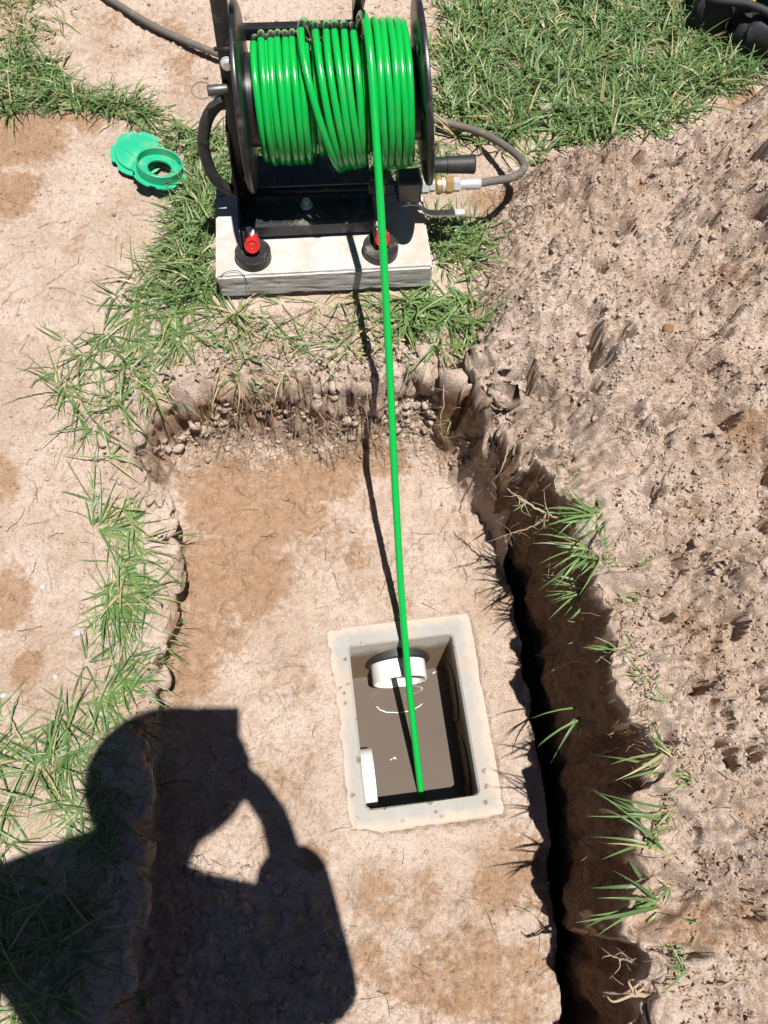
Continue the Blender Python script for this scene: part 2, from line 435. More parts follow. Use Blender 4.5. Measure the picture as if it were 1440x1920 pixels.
def terrain(x, y):
    x = np.asarray(x, float); y = np.asarray(y, float)
    near = (np.abs(x) < 2.6) & (np.abs(y - .7) < 2.6)
    fade = np.where(near, 1.0, 0.0)
    jr = sst(.06, -.04, x - np.interp(y, RYS, RXS) + .10)               # calmer along the trench, whose walls are smooth cuts
    jx = x + .012 * pn(x * 14, y * 14, 1) + .007 * jr * pn(x * 60, y * 60, 2)
    jy = y + .012 * pn(x * 14, y * 14, 5) + .007 * jr * pn(x * 60, y * 60, 6)
    sE = sdist(EXC, jx, jy); sT = sdist(TRENCH, jx, jy); sS = sdist(SPOIL, x + .03 * pn(x * 9, y * 9, 8), y + .03 * pn(x * 9, y * 9, 9))
    sE = sE + jr * (.016 + .020 * sst(.6, .75, y))
    big = fbm(x, y, 1.6, 3, 20)
    # undisturbed ground
    gl = .115 + .105 * sst(.3, .85, y) + .012 * big
    rut = fbm(x, y, 11, 3, 22); cr = fbm(x, y, 55, 3, 24, .6)
    gl = gl + .007 * rut + .0055 * cr * sst(-.2, .3, rut + .2) + .0034 * pn(x * 150, y * 150, 26) - .005 * sst(.035, .0, np.abs(fbm(x, y, 17, 3, 29, .6))) * sst(-.1, .3, pn(x * 7, y * 7, 31))
    sandr = sst(1.15, 1.5, y) * sst(.1, -.1, x)
    gl = gl + sandr * (.010 * np.abs(pn(x * 30, y * 22, 27)) + .006 * np.abs(pn(x * 75, y * 60, 28)))
    q0, q1 = x - O[0], y - O[1]; sl_ = np.maximum(np.abs(q0 * EX[0] + q1 * EX[1] + .036) - .204, np.abs(q0 * EY[0] + q1 * EY[1] + .046) - .114)
    gl = gl + sst(.12, .0, sl_) * np.clip(.238 - gl, 0, .03); gl = np.where(sl_ < 0, gl * sst(-.03, -.005, sl_) + (1 - sst(-.03, -.005, sl_)) * .2500, gl)
    # spoil heap
    sp = sst(-.01, .10, sS)
    bil = np.abs(fbm(x, y, 17, 2, 30)); b2 = np.abs(fbm(x, y, 45, 2, 33)); b3 = fbm(x, y, 110, 3, 36, .7)
    hp = (.235 - gl) * sst(.0, .25, sS) + .030 * sst(0, .06, sS) + .095 * sst(.03, .33, sS) * (.4 + .6 * sst(-.25, .1, y + .5 * np.maximum(0, x - .45))) + .095 * fbm(x, y, 4.2, 2, 40) + .04 * np.abs(fbm(x, y, 8.5, 2, 42)) + .05 * sst(.45, .9, x) * sst(.4, 1.0, y)
    pit = sst(.30, .52, fbm(x, y, 10, 3, 44, .5) + .10 * sst(.45, .8, x) * sst(.5, 1.0, y)); calm = 1 - .9 * np.clip(4 * pit * (1 - pit), 0, 1)
    hw = sst(.0, .05, sS) * near * (np.abs(x) < 1.15) * (y < 2.2)
    soft = .35 + .65 * sst(-.15, .25, fbm(x, y, 5, 2, 47))
    hp = hp + .020 * (bil - .2) + calm * (.010 * b3 + .006 * np.abs(pn(x * 170, y * 170, 39))) - .03 * pit
    hl = holes(x, y); hw = hw * (1 - .95 * sst(0, .25, hl) * sst(1, .9, hl)); hp = hp - (.062 - .022 * sst(.55, .3, y)) * hl + .02 * sst(.0, .3, fbm(x, y, 6, 2, 113)) * sst(.05, .2, sS)
    hp = hp + clodn(x, y, 17, 3, hw * soft) * .034 + clodn(x, y, 41, 4, hw) * .020 + clodn(x, y, 95, 6, hw) * .0100
    crk = sst(.055, .0, np.abs(fbm(x, y, 8, 3, 48, .6))) * sst(.0, .3, pn(x * 5, y * 5, 49)); hp = hp - .035 * crk
    top = gl + sp * hp
    # rough turf round the far lip
    lipn = sst(.16, .0, np.abs(sE)) * sst(.55, .75, y); fj = sst(.6, .75, y) * sst(.1, .03, np.abs(sE))
    sE = sE + fj * (.022 * pn(x * 13, y * 13, 101) + .013 * pn(x * 31, y * 31, 102) + .007 * pn(x * 75, y * 75, 103))
    top = top + lipn * (.040 * np.abs(fbm(x, y, 24, 3, 52)) - .024 + .010 * fbm(x, y, 75, 3, 53, .65)) + clodn(x, y, 34, 8, lipn * (sS < .02)) * .016 + clodn(x, y, 75, 9, lipn * (sS < .02)) * .014 + clodn(x, y, 130, 10, lipn * (sS < .02)) * .008
    # dug floor
    fl = .011 * fbm(x, y, 5, 3, 60) + .008 * fbm(x, y, 24, 3, 62) + .005 * np.abs(fbm(x, y, 70, 3, 64, .65)) * sst(-.3, .3, pn(x * 6, y * 6, 65)) + .0032 * pn(x * 150, y * 150, 63) - .005 * sst(.03, .0, np.abs(fbm(x, y, 13, 3, 59, .6))) * sst(0, .3, pn(x * 6, y * 6, 58)) + .006 * sst(.25, .45, fbm(x, y, 34, 3, 57))
    lump = sst(.1, .0, sE) * sst(.1, .3, y); fl = fl + lump * (.020 * np.abs(fbm(x, y, 20, 3, 66)) + .03 * sst(.06, 0, sE)) * sst(-.5, .2, pn(x * 6, y * 6, 67) + .3)
    clodz = sst(.30, .05, y) * sst(.15, -.2, x) * sst(.1, -.15, y + .0); fl = fl + clodz * .016 * np.abs(fbm(x, y, 24, 3, 68))
    fl = fl - .03 * sst(.03, .1, sE) * sst(.7, .3, y) * 0
    fk = near * sst(-.05, .02, sE) * sst(.0, .35, pn(x * 5, y * 5, 13)) * (y > -.5) * (y < 1); fl = fl + clodn(x, y, 75, 14, fk) * .006 + clodn(x, y, 38, 16, fk * sst(.2, .5, pn(x * 8, y * 8, 17))) * .008
    # soil round the pit rim
    dx, dy = x - PC[0], y - PC[1]
    qx, qy = np.abs(dx * PEX[0] + dy * PEX[1]) - PHX, np.abs(dx * PEY[0] + dy * PEY[1]) - PHY
    ox = np.maximum(qx, qy)                                        # distance from the inner edge (box norm)
    lf = sst(.02, -.02, dx * PEX[0] + dy * PEX[1] + PHX + .0)
    edge = np.minimum(.037, .034 - .008 * lf + .010 * fbm(x, y, 12, 2, 70) + .005 * pn(x * 60, y * 60, 72))
    nl = sst(-.05, -.16, dy); edge = edge + .004 * nl
    rimf = sst(edge + .012, edge - .004, ox); rnear = sst(.16, .07, ox)
    fl = fl * (1 - .6 * rnear) + .004 * rnear - .016 * rimf
    # trench in the floor
    wob = .02 * fbm(x, y, 14, 3, 74)
    td = sst(-.014, .016, sT + wob * .3)
    inn = fl - .62 * td + .012 * sst(.03, 0, np.abs(sT)) * np.abs(fbm(x, y, 30, 2, 76))
    # the bank
    wall_w = np.where(sT > -.02, .055, .045)
    wj = sE + .010 * (.2 + .8 * jr) * fbm(x, y, 30, 3, 78) * sst(.06, .0, np.abs(sE))
    w = np.clip((wall_w - wj) / (wall_w + .002), 0, 1); w = np.where(sT > -.02, .15 * sst(0, 1, w) + .85 * w, sst(0, 1, w))
    far_face = sst(.62, .75, y) * sst(.03, -.05, sT)
    w2 = sst(.085, -.004, sE + .02 * fbm(x, y, 24, 3, 79) * sst(.1, .02, np.abs(sE)))
    w = w * (1 - far_face) + far_face * (.62 * w + .38 * w2)
    h = inn + (top - inn) * w
    h = h + far_face * sst(0, .25, w) * sst(1, .7, w) * (.016 * np.abs(fbm(x, y, 26, 3, 104, .6)) - .014)
    fw_ = far_face * sst(.10, .02, np.abs(sE - .02)); h = h + clodn(x, y, 34, 11, fw_) * .022 + clodn(x, y, 85, 12, fw_) * .010
    h = np.where(near, h, .2 + .05 * big * 0)
    return dict(h=h, sE=sE, sT=sT, sS=sS, w=w, ox=ox, near=near, inn=inn, top=top)
def hz(x, y): return terrain(np.atleast_1d(x), np.atleast_1d(y))['h']
def hz1(x, y): return float(hz(np.array([x]), np.array([y]))[0])

def build_ground():
    ry_ = np.array([p[1] for p in RIGHT])[::-1]; rx_ = np.array([p[0] for p in RIGHT])[::-1]
    o = np.argsort(ry_); ry_, rx_ = ry_[o], rx_[o]
    ys = np.concatenate([-.44 - np.geomspace(.004, 80, 24)[::-1], np.arange(-.44, 2.12, .0031), 2.12 + np.geomspace(.004, 80, 24)])
    xl = np.interp(ys, ry_, rx_); k = np.ones(41) / 41
    xl = np.convolve(np.pad(xl, 20, mode='edge'), k, 'valid')
    left = np.linspace(0, 1, 470, endpoint=False); wall = np.linspace(0, 1, 64, endpoint=False); right = np.linspace(0, 1, 240)
    x0, x1 = -1.12, 1.08
    X = np.hstack([x0 + (xl[:, None] - .065 - x0) * left, xl[:, None] - .065 + .08 * wall, xl[:, None] + .015 + (x1 - xl[:, None] - .015) * right])
    ol = np.geomspace(.004, 80, 24)
    X = np.hstack([np.repeat((x0 - ol[::-1])[None], len(ys), 0), X, np.repeat((x1 + ol)[None], len(ys), 0)])
    Y = np.repeat(ys[:, None], X.shape[1], 1)
    T = terrain(X.ravel(), Y.ravel()); Z = T['h'].reshape(X.shape)
    # overhanging sod: push the upper part of the bank outwards over the hole
    sE = T['sE'].reshape(X.shape)
    gy = np.gradient(sE, axis=0) / np.gradient(Y, axis=0); gx = np.gradient(sE, axis=1) / (np.gradient(X, axis=1) + 1e-9)
    gn = np.sqrt(gx ** 2 + gy ** 2) + 1e-6; gx, gy = gx / gn, gy / gn
    inn = T['inn'].reshape(X.shape); top = T['top'].reshape(X.shape)
    t = np.clip((Z - inn) / np.maximum(top - inn, .02), 0, 1)
    ov = (.024 + .050 * fbm(X.ravel(), Y.ravel(), 13, 3, 90).reshape(X.shape)) * sst(.45, .85, t) * sst(-.10, -.01, sE) * (np.abs(X) < 1) * sst(-.4, -.3, Y) * sst(1.1, .9, Y)
    ov = ov + .014 * sst(.45, .85, t) * sst(-.10, -.01, sE) * sst(.0, -.1, X) * sst(.75, .6, Y) * sst(-.4, -.3, Y); ov = np.clip(ov, -.012, .05) * (1 - .62 * sst(.55, .7, Y) * sst(.12, .0, X))
    X2, Y2 = X + gx * ov, Y + gy * ov
    # rough faces get a little sideways crumble
    st = sst(.05, .35, w_ := T['w'].reshape(X.shape)) * sst(1.02, .93, w_)
    zf, yf_ = Z.ravel(), Y.ravel()
    tw = sst(-.06, -.02, T['sT']); S_ = X.ravel() + Y.ravel() * .8
    cr = (tw * (.020 * pn(yf_ * 9, zf * 7, 94) + .014 * pn(yf_ * 24, zf * 15, 95) + .007 * pn(yf_ * 60, zf * 24, 97)) + (1 - tw) * (.020 * pn(S_ * 24, zf * 30, 96) + .012 * pn(S_ * 55, zf * 60, 98) + .006 * pn(S_ * 120, zf * 120, 99))).reshape(X.shape) * st
    X2 = X2 + gx * cr; Y2 = Y2 + gy * cr
    ny, nx = X.shape
    idx = np.arange(ny * nx).reshape(ny, nx)
    q = np.stack([idx[:-1, :-1], idx[:-1, 1:], idx[1:, 1:], idx[1:, :-1]], -1).reshape(-1, 4)
    ox = T['ox']; keep = ~(ox[q].max(1) < .006)
    q = q[keep]
    me = bpy.data.meshes.new('ground')
    co = np.stack([X2.ravel(), Y2.ravel(), Z.ravel()], 1)
    me.vertices.add(len(co)); me.vertices.foreach_set('co', co.ravel().astype(np.float32))
    me.loops.add(len(q) * 4); me.loops.foreach_set('vertex_index', q.ravel().astype(np.int32))
    me.polygons.add(len(q)); me.polygons.foreach_set('loop_start', (np.arange(len(q)) * 4).astype(np.int32))
    me.polygons.foreach_set('use_smooth', np.ones(len(q), bool))
    me.update(calc_edges=True)
    xf, yf = X.ravel(), Y.ravel(); damp = dampf(xf, yf)
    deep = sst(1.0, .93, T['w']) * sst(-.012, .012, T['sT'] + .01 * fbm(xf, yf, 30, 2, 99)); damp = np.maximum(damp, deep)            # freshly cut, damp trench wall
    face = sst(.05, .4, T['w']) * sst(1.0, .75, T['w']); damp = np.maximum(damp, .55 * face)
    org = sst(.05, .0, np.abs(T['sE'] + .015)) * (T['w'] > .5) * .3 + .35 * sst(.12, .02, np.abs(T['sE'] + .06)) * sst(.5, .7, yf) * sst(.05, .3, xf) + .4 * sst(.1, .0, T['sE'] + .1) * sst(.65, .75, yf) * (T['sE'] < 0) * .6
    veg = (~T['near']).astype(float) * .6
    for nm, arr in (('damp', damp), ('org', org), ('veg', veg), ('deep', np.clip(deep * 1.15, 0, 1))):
        at_ = me.attributes.new(nm, 'FLOAT', 'POINT'); at_.data.foreach_set('value', arr.astype(np.float32))
    me.materials.append(SOIL)
    ob = bpy.data.objects.new('ground', me); COL.objects.link(ob)
    tag(ob, 'pale sandy ground dug out round the pit, with a narrow trench and a spoil heap', None, None, 'structure')
    return ob
build_ground()

# ------------------------------------------------------------------ concrete pit with its pipes
WZ = -.155
def build_pit():
    root = empty('concrete_pit', (PC[0], PC[1], 0), PYAW)
    tag(root, 'open rectangular concrete pit set in the dug floor, half full of muddy water', 'pit')
    def rr(hx, hy, r, n=5):
        out = []
        for cx, cy, a0 in ((1, 1, 0), (-1, 1, 90), (-1, -1, 180), (1, -1, 270)):
            for k in range(n + 1):
                a = radians(a0 + 90 * k / n); out.append((cx * (hx - r) + r * cos(a), cy * (hy - r) + r * sin(a)))
        return out
    rings = [(rr(PHX + .042, PHY + .040, .012), -.50), (rr(PHX + .042, PHY + .040, .012), -.004), (rr(PHX + .039, PHY + .037, .011), 0.0),
             (rr(PHX + .003, PHY + .003, .010), 0.0), (rr(PHX, PHY, .008), -.004)]
    V, Fc = [], []; n = len(rings[0][0])
    rnd = np.random.default_rng(5)
    for rg, z in rings:
        for x, y in rg: V.append((x + rnd.normal(0, .0008), y + rnd.normal(0, .0008), z + .003 * pn(x * 20, y * 20, 3)))
    for i in range(len(rings) - 1):
        for k in range(n):
            l = (k + 1) % n; Fc.append((i * n + k, i * n + l, (i + 1) * n + l, (i + 1) * n + k))
    mesh_obj('rim', V, Fc, CONC, root, False)
    V, Fc = [], []
    for z, s in ((-.004, 0), (-.06, .0), (-.20, -.0005), (-.50, -.001)):
        for x, y in rr(PHX + s, PHY + s, .008): V.append((x, y + (.19 * (z + .004) if y > 0 else 0), z + (.003 * pn(x * 20, y * 20, 3) if z > -.01 else 0)))
    for i in range(3):
        for k in range(n):
            l = (k + 1) % n; Fc.append((i * n + k, i * n + l, (i + 1) * n + l, (i + 1) * n + k))
    mesh_obj('inner_wall', V, Fc, WALLM, root, False)
    # round knock-outs in the right wall
    for y in (.055, -.085):
        for r in (.052,):
            lathe('knockout', [(r + .005, -.002), (r + .005, .004), (r, .005), (r - .003, .001), (r - .004, -.002)], WALLM, root, 40,
                  Matrix.Translation((PHX + .0005, y, -.115)) @ Matrix.Rotation(-pi / 2, 4, 'Y'))
    return root
pit = build_pit()
def pitw(x, y, z): return (PC[0] + x * PEX[0] + y * PEY[0], PC[1] + x * PEX[1] + y * PEY[1], z)

n = 40
wv = [pitw(-PHX - .002 + (2 * PHX + .004) * i / n, -PHY - .002 + (2 * PHY + .004) * j / n, WZ) for j in range(n + 1) for i in range(n + 1)]
wf = [(j * (n + 1) + i, j * (n + 1) + i + 1, (j + 1) * (n + 1) + i + 1, (j + 1) * (n + 1) + i) for j in range(n) for i in range(n)]
tag(mesh_obj('water', wv, wf, WATER), 'still brown muddy water standing in the concrete pit', None, None, 'structure')

def pipe_ring(root, R, t, l0, l1, M):
    return lathe('pipe_wall', [(R - t, l0), (R - t, l1 - .0015), (R - t + .001, l1), (R - .001, l1), (R, l1 - .0015), (R, l0)], PVC, root, 56, M, False)
pp = empty('drain_pipe', pitw(-.004, PHY - .012, -.104)); tag(pp, 'short white plastic pipe stub coming through the far wall of the pit', 'pipe', 'pipe stubs in the pit')
MP = Matrix.Rotation(PYAW, 4, 'Z') @ Matrix.Rotation(pi / 2, 4, 'X')
pipe_ring(pp, .055, .0042, -.03, .046, MP)
lathe('rubber_seal', [(.0555, -.01), (.0575, .008), (.061, .011), (.066, .008), (.068, -.01)], RUBBER, pp, 48, MP)
pp = empty('drain_pipe', pitw(-PHX, -.085, -.115)); tag(pp, 'white plastic pipe stub coming through the left wall of the pit', 'pipe', 'pipe stubs in the pit')
MP = Matrix.Rotation(PYAW, 4, 'Z') @ Matrix.Rotation(pi / 2, 4, 'Y')
pipe_ring(pp, .055, .0042, -.03, .023, MP)

def glint_strip():  # sun reflection on the water, modelled as white strips and flecks
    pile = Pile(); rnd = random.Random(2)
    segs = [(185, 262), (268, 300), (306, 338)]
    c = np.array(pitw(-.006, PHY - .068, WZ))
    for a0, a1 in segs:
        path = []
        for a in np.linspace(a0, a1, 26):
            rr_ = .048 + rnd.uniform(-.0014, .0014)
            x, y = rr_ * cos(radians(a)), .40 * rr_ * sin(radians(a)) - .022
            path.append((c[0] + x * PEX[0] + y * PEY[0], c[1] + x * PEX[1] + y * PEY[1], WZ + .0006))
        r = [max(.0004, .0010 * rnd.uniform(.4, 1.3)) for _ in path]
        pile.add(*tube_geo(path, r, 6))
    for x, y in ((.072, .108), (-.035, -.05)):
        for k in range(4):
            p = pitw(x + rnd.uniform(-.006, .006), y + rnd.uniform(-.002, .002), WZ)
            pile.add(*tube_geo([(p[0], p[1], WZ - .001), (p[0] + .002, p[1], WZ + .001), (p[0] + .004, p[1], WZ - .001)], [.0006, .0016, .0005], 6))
    tag(pile.build('glint_strip', GLINT_WHITE), 'thin white strip modelled as sun glint curving on the muddy water below the pipe', 'glint_strip', None, 'stuff')
glint_strip()

# ------------------------------------------------------------------ paving slab and hose reel
def rl(x, y, z): return O + x * EX + y * EY + np.array([0, 0, z])

def slab():
    bm = bmesh.new()
    x0, x1, y0, y1, z0, z1 = -.240, .168, -.160, .068, -.056, 0
    bmesh.ops.create_cube(bm, size=1)
    for v in bm.verts: v.co = Vector((x0 + (v.co.x + .5) * (x1 - x0), y0 + (v.co.y + .5) * (y1 - y0), z0 + (v.co.z + .5) * (z1 - z0)))
    bmesh.ops.bevel(bm, geom=bm.edges[:], offset=.004, segments=2, affect='EDGES')
    bmesh.ops.subdivide_edges(bm, edges=[e for e in bm.edges if e.calc_length() > .02], cuts=24, use_grid_fill=True)
    for v in bm.verts:
        x, y, z = v.co
        chip = max(0, float(fbm(np.array([x + z]), np.array([y - z]), 40, 2, 4)[0])) * .004
        if abs(x - x0) < .006 or abs(x - x1) < .006 or abs(y - y0) < .006 or z < z0 + .01:
            v.co.x += -chip * np.sign(x + .036); v.co.y += -chip * np.sign(y + .046)
            if z < z0 + .015: v.co.z += 2 * chip
        elif z > -.002: v.co.z -= chip * .15
    o = bm_obj('paving_slab', bm, SLABM, None, True)
    o.location = O; o.rotation_euler = (0, 0, YAW)
    tag(o, 'pale concrete paving slab on the ground beneath the hose reel', 'slab')
slab()

def wire(label, pts, closed=False):
    e = empty('wire', O, YAW); tag(e, label, 'wire')
    tube('strand', pts if closed else spline(pts, 8), .0007, GUN, e, 6, closed)
wire('thin wire ring lying on the far left corner of the slab', [(-.232 + .012 * cos(a), .052 + .010 * sin(a), .0012) for a in np.linspace(0, 2 * pi, 30, endpoint=False)], True)
wire('thin wire bent over the front left edge of the slab', [(-.236, -.163, -.03), (-.228, -.156, .002), (-.205, -.150, .006), (-.188, -.158, .003), (-.182, -.168, -.02), (-.178, -.166, -.055)])
reel = empty('hose_reel', O, YAW)
tag(reel, 'black steel hose reel on a concrete slab, wound with green hose', 'hose reel')
ZA = .240
def flange(x, tilt, side):
    R = .150
    prof = [(.02, 0), (.10, 0), (.126, .003), (.137, .006), (.140, .010), (.1425, .009), (.1435, .005), (.142, .001), (.138, -.001), (.126, -.002), (.10, -.005), (.02, -.005)]
    M = Matrix.Translation((x, 0, ZA)) @ Matrix.Rotation(tilt, 4, 'Y') @ Matrix.Rotation(pi / 2 * side, 4, 'Y')
    o = lathe('flange', prof, BLACK, reel, 72, M, True, sharp=50)
    return M
ML = flange(-.146, 0.0, -1)
MR = flange(.143, radians(-5), 1)
for a in (200, 245, 300):
    lathe('flange_hole', [(0, -.0062), (.007, -.0062), (.0085, -.0055), (.0085, -.004)], RUBBER, reel, 20, MR @ Matrix.Translation((.115 * cos(radians(a)), .115 * sin(radians(a)), 0)))
lathe('drum', [(.07, -.146), (.07, .146)], BLACK, reel, 40, Matrix.Translation((0, 0, ZA)) @ Matrix.Rotation(pi / 2, 4, 'Y'))
lathe('axle', [(0, -.205), (.012, -.205), (.012, .158), (0, .158)], GUN, reel, 20, Matrix.Translation((0, 0, ZA)) @ Matrix.Rotation(pi / 2, 4, 'Y'))
# left post: square tube above, thin side plate below
def bar(name, p0, p1, wx, wy, mat=BLACK, bev=.002):
    p0, p1 = Vector(p0), Vector(p1); d = p1 - p0
    z = d.normalized(); x = Vector((1, 0, 0)) if abs(z.x) < .9 else Vector((0, 1, 0)); x = (x - z * x.dot(z)).normalized(); y = z.cross(x)
    M = Matrix((x, y, z)).transposed().to_4x4(); M.translation = p0
    return bm_obj(name, box_bm(-wx / 2, wx / 2, -wy / 2, wy / 2, 0, d.length, M), mat, reel, True, bev)
bar('post', (-.176, .0, .02), (-.163, -.005, .46), .024, .034)
bar('post', (.050, .160, .02), (.050, .160, .30), .018, .026)
bar('post', (.050, .160, .29), (.056, .008, .462), .018, .022)
bar('handle_bar', (-.17, .003, .468), (.063, .003, .468), .02, .02)
bm = box_bm(-.17, .05, .15, .168, .24, .262); bm_obj('cross_bar', bm, BLACK, reel, True, .002)
bm = bmesh.new()
vs = [bm.verts.new((-.189, y, z)) for y, z in ((-.118, .012), (-.105, .055), (-.05, .075), (-.022, .20), (.03, .20), (.11, .06), (.11, .012))]
f = bm.faces.new(vs); r = bmesh.ops.extrude_face_region(bm, geom=[f]); bmesh.ops.translate(bm, vec=(.004, 0, 0), verts=[g for g in r['geom'] if isinstance(g, bmesh.types.BMVert)])
bm_obj('side_plate', bm, BLACK, reel, True, .0006, 1)
# base channel
bm = bmesh.new()
prof = [(-.075, .010), (-.075, .034), (-.071, .038), (.105, .038), (.109, .034), (.109, .010), (.106, .010), (.106, .032), (.103, .035), (-.069, .035), (-.072, .032), (-.072, .010)]
va = [bm.verts.new((-.183, y, z)) for y, z in prof]; vb = [bm.verts.new((.064, y, z)) for y, z in prof]
for k in range(len(prof)):
    l = (k + 1) % len(prof); bm.faces.new((va[k], va[l], vb[l], vb[k]))
bm.faces.new(va[::-1]); bm.faces.new(vb)
bm_obj('base_channel', bm, BLACKD, reel, False)
def hexbolt(name, p, d, r, h, mat=STEEL, washer=True, parent=reel):
    prof = ([(0, 0), (r * 1.5, 0), (r * 1.55, r * .18), (r * 1.5, r * .3)] if washer else [(0, 0)]) + [(r * .98, r * .3), (r, h), (r * .85, h + r * .15), (0, h + r * .15)]
    return lathe(name, prof, mat, parent, 6 if not washer else 18, along(p, d), False, sharp=20)
hexbolt('bolt', (-.062, -.030, .038), (0, 0, 1), .008, .009)
lathe('bolt_hex', [(0, 0), (.0085, 0), (.0085, .008), (.007, .0095), (0, .0095)], STEEL, reel, 6, along((-.062, -.030, .042), (0, 0, 1)), sharp=20)
lathe('bolt_hex', [(0, 0), (.007, 0), (.007, .006), (.006, .007), (0, .007)], GUN, reel, 6, along((.010, -.012, .038), (0, 0, 1)), sharp=20)
# magnetic feet with red-capped bolts
for fx, lean in ((-.168, 0.03), (.072, .06)):
    ft = lathe('magnet_foot', [(0, 0), (.031, 0), (.0335, .002), (.0335, .018), (.031, .0205), (.028, .0195), (0, .019)], BLACKD, reel, 48, Matrix.Translation((fx, -.118, .0005)))
    bm = bmesh.new()
    pts = [(-.094, .012), (-.096, .058), (-.103, .066), (-.112, .066), (-.120, .058), (-.128, .022), (-.128, .012)]
    vs = [bm.verts.new((fx - .013, y, z)) for y, z in pts]; f = bm.faces.new(vs)
    r = bmesh.ops.extrude_face_region(bm, geom=[f]); bmesh.ops.translate(bm, vec=(.0045, 0, 0), verts=[g for g in r['geom'] if isinstance(g, bmesh.types.BMVert)])
    bm_obj('tab', bm, BLACK, reel, True, .0006, 1)
    box('tab_web', fx - .013, fx + .012, -.104, -.072, .019, .024, BLACKD, reel, .001)
    d = Vector((lean, -.86, .42)).normalized(); base = Vector((fx + .001, -.103, .030))
    cp = lathe('red_cap', [(0, 0), (.0135, 0), (.0142, .002), (.0142, .030), (.0132, .0325), (.0110, .033), (.0105, .0315), (0, .0315)], RED, reel, 32, along(base - d * .004, d))
    lathe('cap_mark', [(.0035, .0), (.0045, .0006), (.0055, 0)], RED, reel, 20, along(base + d * .0275, d))
    lathe('bolt', [(0, 0), (.0085, 0), (.0095, .002), (.009, .004), (.0062, .005), (.0062, .011), (.005, .012), (.0035, .0105), (0, .0105)], STEEL, reel, 24, along((fx - .002, -.098, .046), (0, -.35, .95)))
# bolt, lock pin and ring on the left post
lathe('bolt', [(0, 0), (.0105, 0), (.0105, .003), (.0085, .004), (.0085, .008), (.0065, .0095), (0, .0095)], STEEL, reel, 22, along((-.166, -.022, .325), (0, -1, 0)))
pinp = lathe('lock_pin', [(0, 0), (.0075, 0), (.008, .002), (.008, .030), (.007, .032), (0, .032)], GUN, reel, 22, along((-.172, -.028, .285), (-1, -.15, .05)))
v, f = tube_geo([(-.212 + .016 * cos(a), -.032 + .010 * sin(a), .287 + .007 * sin(a)) for a in np.linspace(0, 2 * pi, 28, endpoint=False)], .0008, 6, True)
mesh_obj('pin_ring', v, f, GUN, reel)
box('weld_plate', -.183, -.150, -.024, -.019, .345, .350, BLACK, reel, .001)
lathe('bolt', [(0, 0), (.008, 0), (.008, .004), (.005, .006), (0, .006)], GUN, reel, 6, along((-.166, -.024, .105), (0, -1, .2)), sharp=20)
# swivel hose at the left end
sw = spline([(-.160, -.004, .248), (-.188, -.006, .246), (-.216, -.010, .218), (-.232, -.014, .165), (-.226, -.016, .105), (-.205, -.012, .070), (-.175, -.008, .055)], 10)
tube('swivel_hose', sw, .0105, RUBBER, reel, 16)
tube('supply_tube', [(-.175, -.008, .055), (.05, -.010, .055), (.082, -.010, .055)], .0085, BLACK, reel, 14)
def hexn(name, x0, x1, r, mat, seg=6, y=-.012, z=.055, ph=0):
    c = (x1 - x0) * .16
    return lathe(name, [(0, 0), (r * .86, 0), (r, c), (r, x1 - x0 - c), (r * .86, x1 - x0), (0, x1 - x0)], mat, reel, seg, along((x0, y, z), (1, 0, 0)), phase=ph, sharp=20)
hexn('hex_nut', .056, .070, .0125, GUN); hexn('hex_nut', .078, .090, .0125, BRASS); hexn('hex_nut', .092, .108, .0145, GUN)
bm_obj('valve_body', box_bm(.110, .156, -.034, .010, .034, .082), GUN, reel, True, .004, 1)
hexn('hex_nut', .156, .172, .0150, STEEL); hexn('hex_nut', .173, .184, .0115, STEEL)
hexn('coupler_ring', .186, .196, .0165, BRASS, 28); hexn('coupler_ring', .196, .203, .0145, STEEL, 28); hexn('coupler_nut', .203, .218, .0165, BRASS)
lathe('valve_stem', [(0, 0), (.006, 0), (.006, .014), (0, .014)], STEEL, reel, 16, along((.133, -.022, .022), (0, 0, 1)))
lv = spline([(.122, -.022, .026), (.140, -.022, .026), (.154, -.026, .024), (.166, -.038, .017), (.185, -.042, .015), (.215, -.042, .015), (.242, -.042, .015)], 8)
V, Fc = [], []
for i, p in enumerate(lv):
    w = .007 if i > 4 else .0085
    for dy, dz in ((-w, -.0018), (w, -.0018), (w, .0018), (-w, .0018)): V.append((p[0], p[1] + dy, p[2] + dz))
for i in range(len(lv) - 1):
    for k in range(4):
        l = (k + 1) % 4; Fc.append((i * 4 + k, i * 4 + l, (i + 1) * 4 + l, (i + 1) * 4 + k))
Fc += [(0, 1, 2, 3), tuple((len(lv) - 1) * 4 + k for k in range(4))]
mesh_obj('valve_lever', V, Fc, STEEL, reel, False)
# crank grip on the right flange
lathe('crank_grip', [(0, 0), (.0115, 0), (.0125, .002), (.0138, .028), (.0150, .029), (.0150, .031), (.0142, .032), (.0160, .073), (.0165, .076), (.0150, .079), (.008, .0795), (0, .0785)], RUBBER, reel, 32,
      along((.162, -.064, .150), (1, -.02, 0)))

# ------------------------------------------------------------------ green hose: every winding, then the free run into the pit
HR = .0059
hose = empty('green_hose', O, YAW)
tag(hose, 'bright green jetting hose wound on the reel and running down into the pit', 'hose')
def winding(x, R, lean=0.0, sk=0.0, seg=72):
    x, R, lean = x * .91 - .001, R * .845, lean * .91
    path = []
    for k in range(seg):
        a = 2 * pi * k / seg                                   # a = 0 front (towards the camera), pi/2 top
        xx = x - lean * sin(a) + sk * cos(a) + .0007 * sin(3 * a + x * 300)
        path.append((xx, -R * cos(a), ZA + R * sin(a)))
    tube('winding', path, HR, HOSEG, hose, 12, True)
